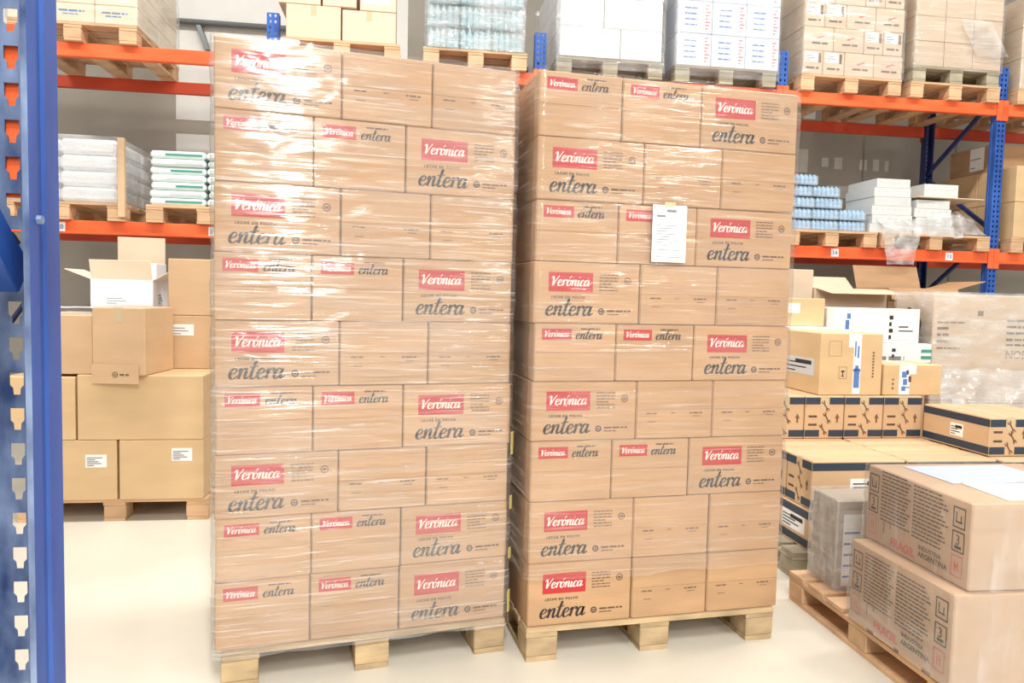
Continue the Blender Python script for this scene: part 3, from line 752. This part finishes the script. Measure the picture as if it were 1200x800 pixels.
# film-wrapped pale block
pallet('pallet under the tall pale cartons wrapped in cloudy film', RK, 5.2, -1.60, 0, 1.1, .5, 'wood_grey')
carton('pale_carton', 'lower pale carton inside cloudy film behind the navy-banded cartons', RK, 5.21, 6.28, -1.58, -1.13, .15, .83, 'kraft_pale', tape=None)
c = carton('pale_carton', 'upper pale carton with printed text inside cloudy film', RK, 5.205, 6.28, -1.585, -1.13, .832, 1.655, 'kraft_pale', tape='tape_clear')
deco('printed_text', dashes([(-.50, .60, .24, .012), (-.50, .55, .10, .02), (-.50, .50, .10, .02), (-.50, .45, .12, .02), (-.50, .40, .2, .012), (-.16, .66, .05, .04)], 'ink_soft', 'pale1'), c, c['w'], c['d'], 'f', 0, 0)
deco('printed_text', dashes([(.10, .62, .4, .018), (.10, .57, .3, .018), (.10, .52, .35, .018), (.10, .47, .3, .018), (.1, .43, .35, .014)], 'ink_brown', 'pale2'), c, c['w'], c['d'], 'f', 0, 0)
deco('printed_word', textm('NORA', .09, 'ink_soft'), c, c['w'], c['d'], 'f', .10, .33)
sticker(c, 'f', -.28, -.06, .12, .07, lines=1, ink='ink')
deco('printed_text', dashes([(-.2, -.03, .5, .012), (-.14, -.05, .14, .02)], 'print_grey', 'pale3'), c, c['w'], c['d'], 'f', 0, 0)
film_shell('stretch_wrap', 'cloudy wrinkled film round the tall pale cartons', RK, 5.19, 6.30, -1.61, -1.11, .55, 1.675, 'film_cloudy', 70, 60, .014, .03, seed=6, waves=(5, 9))
crumple('loose_film', 'bunched clear film skirt spilling at the foot of pale cartons', RK.pt(5.6, -1.64, .72), RK.yaw, lambda u, v: (-.42+.85*u, -.12*(1-v)-.02, .36*v), 30, 12, .04, 'film_cloudy', 9)
# white cartons behind
pallet('pallet under the white cartons with printed tape', RK, 3.44, -1.63, 0, 1.74, .62, 'wood_grey')
carton('plain_carton', 'plain carton lowest on the pallet of white cartons', RK, 4.36, 5.16, -1.6, -1.1, .15, .94, 'kraft', tape=None)
c = carton('white_carton', 'white carton with green side print under another white carton', RK, 4.60, 5.18, -1.62, -1.12, .942, 1.27, 'white_card', tape=None)
deco('printed_text', dashes([(-.16, .2, .22, .03), (-.2, .1, .3, .01), (-.2, .07, .26, .01)], 'print_grey', 'wc1'), c, c['w'], c['d'], 'f', 0, 0)
deco('green_print', quads([(.2, .06+.05*i, .29, .085+.05*i) for i in range(5)], 'print_teal'), c, c['w'], c['d'], 'f', 0, 0)
deco('tape_strip', boxm(.05, .001, .31, 'tape_white', 0), c, c['w'], c['d'], 'f', -.03, .005, .0006)
deco('tape_print', quads([(-.015, .04+.045*i, .005+.01*(i % 2), .065+.045*i) for i in range(6)], 'ink'), c, c['w'], c['d'], 'f', -.03, 0, .0014)
c = carton('white_carton', 'white carton with framed print atop the green-printed carton', RK, 4.36, 5.075, -1.61, -1.13, 1.272, 1.535, 'white_card', tape=None)
deco('printed_text', quads(frame_rects(-.12, .02, .34, .22, .004), 'paper_grey'), c, c['w'], c['d'], 'f', 0, 0)
deco('tape_print', quads([(.10, .03+.05*i, .12+.012*(i % 2), .06+.05*i) for i in range(4)]+[(.18, .12, .26, .13), (.18, .09, .3, .098)], 'ink'), c, c['w'], c['d'], 'f', 0, 0, .0014)
deco('blue_print', quads([(-.27, .05, -.22, .08), (-.26, .1, -.23, .17), (-.25, .18, -.22, .22)], 'print_blue'), c, c['w'], c['d'], 'f', 0, 0)
carton('white_carton', 'white carton left of the framed-print carton, below a kraft box', RK, 3.78, 4.345, -1.62, -1.1, .942, 1.385, 'white_card', tape=None)
carton('plain_carton', 'plain carton under the kraft box with white sticker', RK, 3.66, 4.345, -1.6, -1.1, .15, .94, 'kraft', tape=None)
c = carton('kraft_box', 'kraft box with square white sticker standing behind the taped carton', RK, 3.86, 4.34, -1.52, -1.15, 1.386, 1.60, 'kraft_warm')
sticker(c, 'f', -.02, .10, .11, .075, lines=0)
deco('handling_mark', quads([(0, 0, .02, .012), (.03, .02, .042, .05), (.02, .06, .05, .07), (.07, .05, .085, .1)], 'ink_brown'), c, c['w'], c['d'], 'f', -.24, .03)
carton('white_carton', 'narrow white carton showing beside the milk powder stack', RK, 3.44, 3.77, -1.6, -1.15, 1.2, 1.60, 'white_card', tape=None)
carton('plain_carton', 'plain carton under the narrow white carton', RK, 3.46, 3.65, -1.6, -1.15, .15, 1.199, 'kraft', tape=None)
# cartons with open flaps under the lower beam
pallet('pallet of half-open cartons below the lower beam', RK, 4.3, -.66, 0, 2.2, .62, 'wood_grey')
carton('plain_carton', 'plain carton carrying the half-open cartons', RK, 4.35, 5.35, -.62, -.05, .15, 1.45, 'kraft', tape=None)
carton('plain_carton', 'plain carton carrying the widest open carton', RK, 5.37, 6.45, -.62, -.05, .15, 1.45, 'kraft', tape=None)
open_carton('open_carton', 'kraft carton with a long front flap folded out over dark gap', RK, 4.79, 5.49, -.60, -.10, 1.452, 1.70, 'kraft_pale', [('f', .26, 1.75), ('b', .2, .9)])
carton('kraft_box', 'small kraft box standing among half-open cartons', RK, 4.55, 4.78, -.58, -.34, 1.452, 1.86, 'kraft_pale', tape='tape_clear')
carton('kraft_box', 'low kraft box next to the small standing box', RK, 4.33, 4.54, -.58, -.25, 1.452, 1.77, 'kraft_pale', tape='tape_clear')
open_carton('open_carton', 'large open carton with raised pale flap under the lower beam', RK, 5.5, 6.2, -.60, -.10, 1.452, 1.72, 'kraft', [('b', .24, .35), ('f', .12, 2.7), ('r', .3, 1.3)])
crumple('dark_plastic_bag', 'dark plastic bag wedged between white and pale cartons', RK.pt(5.13, -1.4, 1.272), RK.yaw, lambda u, v: (.045*math.cos(2*PI*u)*math.sin(PI*(.08+.9*v)), .14*math.sin(2*PI*u)*math.sin(PI*(.08+.9*v)), .01+.27*v), 18, 14, .012, 'dark_plastic', 3, 'bag')
carton('kraft_box', 'low kraft tray lying behind the pale wrapped cartons', RK, 5.8, 6.9, -1.08, -.70, .15, 1.62, 'kraft_pale', tape=None)

# ------------------------------------------------------------------ loads on the upper beams
TZ = ZU; LZ = ZL
def rk_pallet(label, s0, z, mat='wood_orange', W=1.0, D=1.18): return pallet(label, RK, s0, -.06, z, W, D, mat, name='wooden_pallet')
Y0, YD = -.05, .56
# a: cream cartons
rk_pallet('pallet on upper beam under cream cartons', -2.09, TZ)
za = TZ+.151
for r_ in range(4):
    for c_ in range(3):
        x0 = -2.09+c_*.335
        b_ = carton('cream_carton', 'cream carton with blue print line, %s layer, %s, upper beam' % (['lowest', 'second', 'third', 'fourth'][r_], ['far end', 'centre of three', 'open bay end'][c_]), RK, x0, x0+.333, Y0, Y0+YD, za+r_*.155, za+r_*.155+.153, 'cream_card', group='cream cartons on the upper beam', tape=None)
        deco('printed_text', dashes([(-.11, .085, .2, .014), (-.08, .06, .12, .01)], 'print_blue', 'cr'), b_, b_['w'], b_['d'], 'f', 0, 0)
    carton('cream_carton', 'cream carton of the rear row, %s layer on the upper beam' % ['lowest', 'second', 'third', 'fourth'][r_], RK, -1.42, -1.087, Y0+YD, Y0+YD*2-.02, za+r_*.155, za+r_*.155+.153, 'cream_card', group='cream cartons on the upper beam', tape=None)
film_shell('stretch_wrap', 'film round the cream cartons', RK, -2.105, -1.072, Y0-.015, 1.09, za, za+.66, 'film_rack', 50, 40, .01, .03, seed=11, waves=(4, 8))
# b: beige cartons
rk_pallet('pallet on upper beam under beige cartons', .09, TZ)
zb = TZ+.151
for (s0, s1, z0, z1, wl, lb) in ((.116, .578, 0, .285, 0, 'lower beige carton whose neighbour is the blue post'), (.588, 1.05, 0, .268, 0, 'lower beige carton beside the bottle packs'),
                             (.05, .405, .286, .56, 0, 'upper beige carton, first of three in a row'), (.42, .71, .286, .56, 0, 'upper beige carton, middle of three in a row'), (.74, 1.05, .27, .55, 1, 'upper beige carton with white label')):
    b_ = carton('beige_carton', lb, RK, s0, s1, Y0, Y0+.5, zb+z0, zb+z1-.001, 'kraft_pale', group='beige cartons on the upper beam', seam='t')
    if wl: sticker(b_, 'f', -.02, .06, .24, .14, lines=0)
# c: bottle packs
def bumps_pack(W, D, H, mat, nx, ny, key, neck=.25):
    """shrink-wrapped pack: rows of bottles pressed together, bulging film, shoulders on top"""
    if key in CACHE: return CACHE[key]
    vs, fs = [], []
    rx = W/nx/2; ry = D/ny/2; n = 8
    for i in range(nx):
        for j in range(ny):
            if 0 < i < nx-1 and 0 < j < ny-1: pass
            cx, cy = -W/2+rx*(2*i+1), -D/2+ry*(2*j+1); base = len(vs)
            prof = [(.9, 0), (1, .06), (1, .3), (.93, .38), (1, .46), (1, .68), (.55, .86), (.34, .9), (.34, 1.0)]
            for (k, z) in prof:
                for q in range(n):
                    a = 2*PI*q/n; vs.append((cx+rx*k*math.cos(a), cy+ry*k*math.sin(a), z*H))
            for p_ in range(len(prof)-1):
                for q in range(n):
                    a = base+p_*n+q; b2 = base+p_*n+(q+1) % n; fs.append((a, b2, b2+n, a+n))
            fs.append(tuple(base+(len(prof)-1)*n+q for q in range(n))); fs.append(tuple(base+n-1-q for q in range(n)))
    CACHE[key] = mesh_from('pack', vs, fs, mat, True); return CACHE[key]
def bottle_pack(label, fr, s0, t0, z, W, D, H, mat, nx, ny, key, group, wrap='film_cloudy'):
    r = thing('bottle_pack', label, 'bottles', fr, s0+W/2, t0+D/2, z, random.uniform(-.015, .015), group)
    part('bottles', bumps_pack(W-.012, D-.012, H-.006, mat, nx, ny, key), r, (0, 0, .003))
    k = ('wrapper', W, D, H, wrap)
    if k not in CACHE: CACHE[k] = boxm(W-.003, D-.003, H*.86, wrap, .012)
    part('wrapper', CACHE[k], r, (0, 0, .001)); return r
rk_pallet('pallet on upper beam under teal bottle packs', 1.29, TZ, 'wood', W=.93)
zc = TZ+.151
for r_ in range(3):
    for c_ in range(3):
        for d_ in range(2):
            if d_ == 1 and c_ != 0: continue
            bottle_pack('pale teal bottle pack, %s layer, %s' % (['bottom', 'middle', 'top'][r_], ['beside beige cartons', 'centre of three', 'beside blue post'][c_]) + (' rear row' if d_ else ''), RK, 1.325+c_*.287, Y0+d_*.4, zc+r_*.2, .285, .39, .199, 'bottle_teal', 5, 4, 'packteal', 'teal bottle packs on the upper beam')
film_shell('stretch_wrap', 'bluish film round the teal bottle packs', RK, 1.31, 2.205, Y0-.015, .78, zc, zc+.62, 'film_cloudy', 60, 40, .008, .03, seed=12, waves=(6, 9))
# d: white cartons
rk_pallet('film-covered pallet on upper beam under white wrapped cartons', 2.49, TZ, 'wood_grey')
zd = TZ+.16
for (s0, s1, r_, lb) in ((2.515, 3.08, 0, 'lower white wrapped carton, wide one'), (3.085, 3.475, 0, 'lower white wrapped carton, narrow one'), (2.515, 2.92, 1, 'second-layer white wrapped carton, narrow one'), (2.925, 3.475, 1, 'second-layer white wrapped carton, wide one'), (2.515, 3.08, 2, 'third-layer white wrapped carton, wide one'), (3.085, 3.475, 2, 'third-layer white wrapped carton, narrow one')):
    carton('white_carton', lb + ' on upper beam', RK, s0, s1, Y0, Y0+.55, zd+r_*.27, zd+r_*.27+.268, 'white_card', tape=None, group='white wrapped cartons on upper beam')
for r_ in range(3): carton('white_carton', 'white wrapped carton of the rear row on upper beam, %s layer' % ['lowest', 'second', 'third'][r_], RK, 2.515, 2.95, Y0+.551, 1.08, zd+r_*.27, zd+r_*.27+.268, 'white_card', tape=None, group='white wrapped cartons on upper beam')
film_shell('stretch_wrap', 'milky film round the white cartons on upper beam', RK, 2.472, 3.508, Y0-.03, 1.14, TZ+.05, zd+.82, 'film_rack', 60, 50, .008, .03, seed=13, waves=(4, 9))
# e: white-blue cartons with red and blue print
rk_pallet('film-covered pallet on upper beam under printed white cartons', 3.61, TZ, 'wood_grey')
for r_ in range(3):
    for c_ in range(3):
        x0 = 3.62+c_*.336
        b_ = carton('printed_white_carton', 'white carton with red and blue print, %s layer, %s, upper beam' % (['lowest', 'second', 'third'][r_], ['beside white wrapped load', 'centre of three', 'beside brown labelled load'][c_]), RK, x0, x0+.334, Y0, Y0+.5, TZ+.151+r_*.295, TZ+.151+r_*.295+.293, 'blue_white_card', tape=None, group='printed white cartons on the upper beam')
        deco('printed_text', dashes([(-.10, .22-.05*i, .12, .012) for i in range(4)], 'print_blue', 'e1'), b_, b_['w'], b_['d'], 'f', 0, 0)
        deco('red_print', quads([(.10, .04+.03*i, .12+.014*(i % 3), .052+.03*i) for i in range(8)], 'red_faint', 'e2'), b_, b_['w'], b_['d'], 'f', 0, 0)
    carton('printed_white_carton', 'white carton of the rear row beside the white wrapped load, %s layer' % ['lowest', 'second', 'third'][r_], RK, 3.62, 4.0, Y0+.501, 1.05, TZ+.151+r_*.295, TZ+.151+r_*.295+.293, 'blue_white_card', tape=None, group='printed white cartons on the upper beam')
film_shell('stretch_wrap', 'film round the printed white cartons', RK, 3.598, 4.638, Y0-.022, 1.14, TZ+.05, TZ+1.06, 'film_rack', 60, 50, .006, .03, seed=14, waves=(4, 9))
# f: brown cartons with emblem and labels
rk_pallet('pallet on upper beam under brown labelled cartons', 4.86, TZ, 'wood_orange', W=1.04)
def swoosh():
    if 'swoosh' in CACHE: return CACHE['swoosh']
    vs = [(-.05, 0, .0), (.0, 0, .012), (.055, 0, .045), (.015, 0, .018), (.05, 0, .016), (.0, 0, .004), (-.03, 0, -.012)]
    CACHE['swoosh'] = mesh_from('swoosh', vs, [(0, 5, 1), (1, 3, 2), (1, 5, 4, 3), (0, 6, 5)], 'red_soft'); return CACHE['swoosh']
rowsF = [[('w', .2), ('w', .22), ('e', .3), ('e', .3)], [('e', .3), ('e', .31), ('w', .2), ('w', .2)], [('w', .2), ('w', .22), ('e', .3), ('e', .3)], [('e', .3), ('e', .31), ('w', .2), ('w', .2)]]
for r_, row in enumerate(rowsF):
    x0 = 4.875; lay = ['lowest', 'second', 'third', 'fourth'][r_]
    for ci, (ty, ww) in enumerate(row):
        b_ = carton('brown_carton', ('narrow brown carton with white label, %s layer, %s' if ty == 'w' else 'wide brown carton with red emblem, %s layer, %s') % (lay, ['beside printed white load', 'second from printed white load', 'third from printed white load', 'beside kraft wrapped load'][ci]), RK, x0, x0+ww, Y0, Y0+.45, TZ+.151+r_*.222, TZ+.151+r_*.222+.220, 'kraft_pale', tape=None, group='brown cartons on the upper beam')
        if ty == 'w':
            sticker(b_, 'f', -.02, .115, .13, .09, lines=3); deco('printed_text', dashes([(-.07, .05, .13, .018)], 'ink_soft', 'f1'), b_, b_['w'], b_['d'], 'f', 0, 0)
            deco('printed_bar', quads([(.055, .11, .08, .2)], 'ink_soft', 'f3'), b_, b_['w'], b_['d'], 'f', 0, 0)
        else:
            deco('emblem', swoosh(), b_, b_['w'], b_['d'], 'f', .02, .12); deco('printed_text', dashes([(-.07, .06, .16, .018)], 'ink_soft', 'f2'), b_, b_['w'], b_['d'], 'f', 0, 0)
        x0 += ww+.003
    carton('brown_carton', 'brown carton of the rear row, %s layer, upper beam' % lay, RK, 4.875, 5.3, Y0+.451, 1.05, TZ+.151+r_*.222, TZ+.151+r_*.222+.220, 'kraft_pale', tape=None, group='brown cartons on the upper beam')
film_shell('stretch_wrap', 'film round the brown labelled cartons', RK, 4.855, 5.925, Y0-.015, 1.08, TZ+.151, TZ+1.05, 'film_rack', 60, 50, .008, .03, seed=15, waves=(4, 9))
# g: kraft wrapped load on two pallets
rk_pallet('lower pallet of two under the kraft wrapped load', 6.0, TZ, 'wood_orange', W=.97)
rk_pallet('greyed upper pallet of two under the kraft wrapped load', 6.015, TZ+.151, 'wood_grey', W=.94)
for r_ in range(3):
    for c_ in range(3):
        x0 = 6.03+c_*.312
        carton('kraft_wrapped_carton', 'kraft carton in glossy film above two pallets, %s layer, %s' % (['lowest', 'second', 'third'][r_], ['beside brown labelled load', 'centre of three', 'beside last blue post'][c_]), RK, x0, x0+.310, Y0, Y0+.5, TZ+.302+r_*.24, TZ+.302+r_*.24+.238, 'kraft_pale', group='kraft cartons in glossy film', tape=None)
    carton('kraft_wrapped_carton', 'kraft carton of the rear row above two pallets, %s layer' % ['lowest', 'second', 'third'][r_], RK, 6.03, 6.4, Y0+.501, 1.05, TZ+.302+r_*.24, TZ+.302+r_*.24+.238, 'kraft_pale', group='kraft cartons in glossy film', tape=None)
film_shell('stretch_wrap', 'glossy film round the kraft cartons above two pallets', RK, 6.0, 6.98, Y0-.025, 1.14, TZ+.27, TZ+1.04, 'film_heavy', 60, 50, .007, .03, seed=16, waves=(4, 9))
crumple('glare_sheet', 'film sheet added as diagonal glare on the kraft wrapped load', RK.pt(6.78, Y0-.046, TZ+.42), RK.yaw, lambda u, v: (-.12+.34*u-.2*v, 0, .34*v), 16, 16, .02, 'film_cloudy', 6, ampf=lambda u, v: (1, .55, 1))  # cloudy sheet added in place of a slanting glare on the wrap
# h: next bay
rk_pallet('pallet on upper beam beyond the last blue post', 7.17, TZ, 'wood_orange')
for r_ in range(3):
    for c_ in range(2): carton('kraft_carton', 'kraft carton beyond the last blue post on upper beam, %s layer, %s' % (['lowest', 'second', 'third'][r_], ['at post', 'away from post'][c_]), RK, 7.19+c_*.49, 7.675+c_*.49, Y0, Y0+.6, TZ+.151+r_*.3, TZ+.151+r_*.3+.298, 'kraft_pale', group='kraft cartons beyond the last post', tape=None)
film_shell('stretch_wrap', 'film round the kraft cartons beyond the last blue post', RK, 7.175, 8.185, Y0-.02, .9, TZ+.151, TZ+1.06, 'film_rack', 40, 30, .010, .03, seed=17, waves=(4, 9))

# ------------------------------------------------------------------ loads on the lower beams
rk_pallet('pallet on lower beam under white wrapped bags', -2.2, LZ)
zi = LZ+.151
for r_ in range(4):
    for c_ in range(2):
        b_ = carton('white_bag', 'white wrapped bag, %s layer, %s' % (['lowest', 'second', 'third', 'top'][r_], ['behind the blue slotted post', 'next to the timber post'][c_]), RK, -2.18+c_*.465, -2.18+c_*.465+.462, Y0, Y0+.6, zi+r_*.132, zi+r_*.132+.13, 'bag_white', group='white bags on the lower beam', tape=None, cat='bag', bev=.03)
    carton('white_bag', 'white wrapped bag of the rear row, %s layer beside the wooden post' % ['lowest', 'second', 'third', 'top'][r_], RK, -1.715, -1.25, Y0+.6, 1.05, zi+r_*.132, zi+r_*.132+.13, 'bag_white', group='white bags on the lower beam', tape=None, cat='bag', bev=.03)
film_shell('stretch_wrap', 'milky film round the white bags on the lower beam', RK, -2.2, -1.24, Y0-.02, 1.08, zi, zi+.55, 'film_cloudy', 50, 40, .006, .03, seed=18, waves=(4, 7))
pw = thing('wooden_post', 'pale upright timber post between the white bags and mint bundles', 'post', RK, -1.208, -.084, LZ+.03)
part('timber', boxm(.055, .04, .66, 'wood', .003), pw)
rk_pallet('pallet on lower beam under flat mint and white bundles', -1.03, LZ, W=.96)
for r_ in range(7):
    for c_ in range(2):
        k_ = carton('flat_bundle', 'flat white bundle with mint edge print, %s in the pile ' % ['lowest', 'second', 'third', 'fourth', 'fifth', 'sixth', 'topmost'][r_] + ['beside timber post', 'away from timber post'][c_], RK, -1.0+c_*.472+random.uniform(-.012, .008), -.545+c_*.472, Y0+random.uniform(0, .02), Y0+.7, zi+r_*.066, zi+r_*.066+.064, 'bag_mint', group='flat bundles on the lower beam', tape=None, cat='bundle', bev=.018)
        deco('edge_print', quads([(-.1+.04*(r_ % 3), .022, .2, .04)], 'print_teal' if r_ % 2 == 0 else 'paper_grey', ('ep', r_)), k_, k_['w'], k_['d'], 'f', 0, 0, .002)
# k: blue bottle packs
rk_pallet('pallet on lower beam under blue bottle packs', 4.78, LZ, W=.95)
zk = LZ+.151
lay = ['lowest', 'second', 'third', 'fourth', 'fifth']
for r_, n_, off in ((0, 3, 0), (1, 3, 0), (2, 2, .03), (3, 2, .0), (4, 1, .05)):
    for c_ in range(n_):
        for d_ in range(2):
            bottle_pack('light blue bottle pack, %s layer of the open pile' % lay[r_] + [', behind milk stack', ', between two packs', ', beside the trays'][c_ if n_ == 3 else (0, 2)[c_]] + (' rear row' if d_ else ''), RK, 4.775+c_*.284+off, Y0+.02+d_*.33, zk+r_*.108, .283, .32, .107, 'bottle_blue', 6, 4, 'packblue', 'blue bottle packs on the lower beam')
# l: white trays
rk_pallet('pallet on lower beam under white trays', 5.78, LZ, W=1.18)
textured('tray_card', srgb(214, 216, 214), .5, .05, (4, 4, 9), objvar=.04)
def tray(label, s0, s1, t0, t1, z0, z1, mat='tray_card', rot=0):
    c = open_carton('white_tray', label, RK, s0, s1, t0, t1, z0, z1, mat, [], rot); c['category'] = 'tray'; c['group'] = 'white trays on the lower beam'
    part('lid', boxm(s1-s0-.004, t1-t0-.004, .006, mat, .001), c, (0, 0, z1-z0-.006))
    w_, d_ = c['w'], c['d']; k = int((s1-s0)/.07)
    for i in range(k): deco('slot', boxm(.03, .001, .014, 'paper_grey', 0), c, w_, d_, 'f', -w_/2+.05+i*(w_-.1)/max(1, k-1), (z1-z0)*.55, .0006)
    return c
for i in range(6):
    tray('white tray in the taller pile, %s' % ['lowest', 'second', 'third', 'fourth', 'fifth', 'topmost'][i], 5.66+.015*(i % 2)+.008*i, 6.12-.01*i, Y0+.02, Y0+.5, zk+i*.088, zk+i*.088+.086)
for i in range(4):
    tray('white tray in the lower pile near the last blue post, %s' % ['lowest', 'second', 'third', 'topmost'][i], 6.14+.02*(i % 2), 6.58-.02*i, Y0+.03, Y0+.5, zk+i*.085, zk+i*.085+.083)
carton('cardboard_sheet', 'bent pale cardboard sheet resting on the lower tray pile', RK, 6.135, 6.9, Y0+.01, Y0+.45, zk+.36, zk+.372, 'kraft_pale', tape=None, cat='cardboard', rot=.06)
tray('white tray lying on the cardboard sheet', 6.25, 6.62, Y0+.05, Y0+.4, zk+.373, zk+.50)
def heap(u, v):
    """skirt leaning on the tray fronts, then a free heap between the trays and the post"""
    x = 6.23+.72*u; k = min(1, max(0, (x-6.62)/.07)); k = k*k*(3-2*k)
    sk = (-.108+.062*v**3, -.03+.24*v)                                  # y, z of the skirt
    hp = (-.03+.36*v, .012+.24*math.sin(PI*v)*(1-.75*max(0, (x-6.8)/.15)**2 if x > 6.8 else 1))
    return (x-6.6, sk[0]*(1-k)+hp[0]*k, sk[1]*(1-k)+hp[1]*k)
def heap_amp(u, v):
    x = 6.23+.72*u; e = min(1, 6*min(v, 1-v)+.08) if x > 6.6 else 1
    return (.5, .42*(1-.8*v**2), .8) if x <= 6.64 else (.4*e, e*.8, e)
crumple('loose_film', 'crumpled clear film heaped over the white trays by the post', RK.pt(6.6, 0, zk), RK.yaw, heap, 38, 18, .05, 'film_heap', 12, ampf=heap_amp)
def hang(u, v):
    lean = max(0, (v-.72)/.28); lean = lean*lean*(3-2*lean)
    return ((-.13+.30*u)*(1+.5*v), .008*math.sin(9*u)+.078*lean, .46*v)
crumple('loose_film', 'clear film hanging down over the orange lower beam', RK.pt(5.93, -.112, LZ-.16), RK.yaw, hang, 16, 22, .035, 'film_heap', 15, ampf=lambda u, v: (.8, .7*(1-.9*v**4), 1))
# m: cartons beyond the last post
rk_pallet('pallet on lower beam beyond the last blue post', 7.2, LZ)
for r_ in range(2):
    for c_ in range(2):
        for d_ in range(2):
            b_ = carton('beige_carton', 'beige carton past the last blue post, lower beam, %s layer' % ['lower', 'middle'][r_] + [' beside post', ' away from post'][c_] + (' rear row' if d_ else ''), RK, 7.22+c_*.5, 7.715+c_*.5, Y0+d_*.52, Y0+.515+d_*.52, zk+r_*.36, zk+r_*.36+.358, 'kraft_warm', group='beige cartons beyond the last post', seam='t')
b_ = carton('beige_carton', 'beige carton with green printed white sheet beyond the last post, upper layer', RK, 7.22, 7.75, Y0+.35, Y0+.95, zk+.72, zk+1.0, 'kraft', group='beige cartons beyond the last post')
sticker(b_, 'l', .1, .03, .2, .24, lines=2, ink='print_teal')
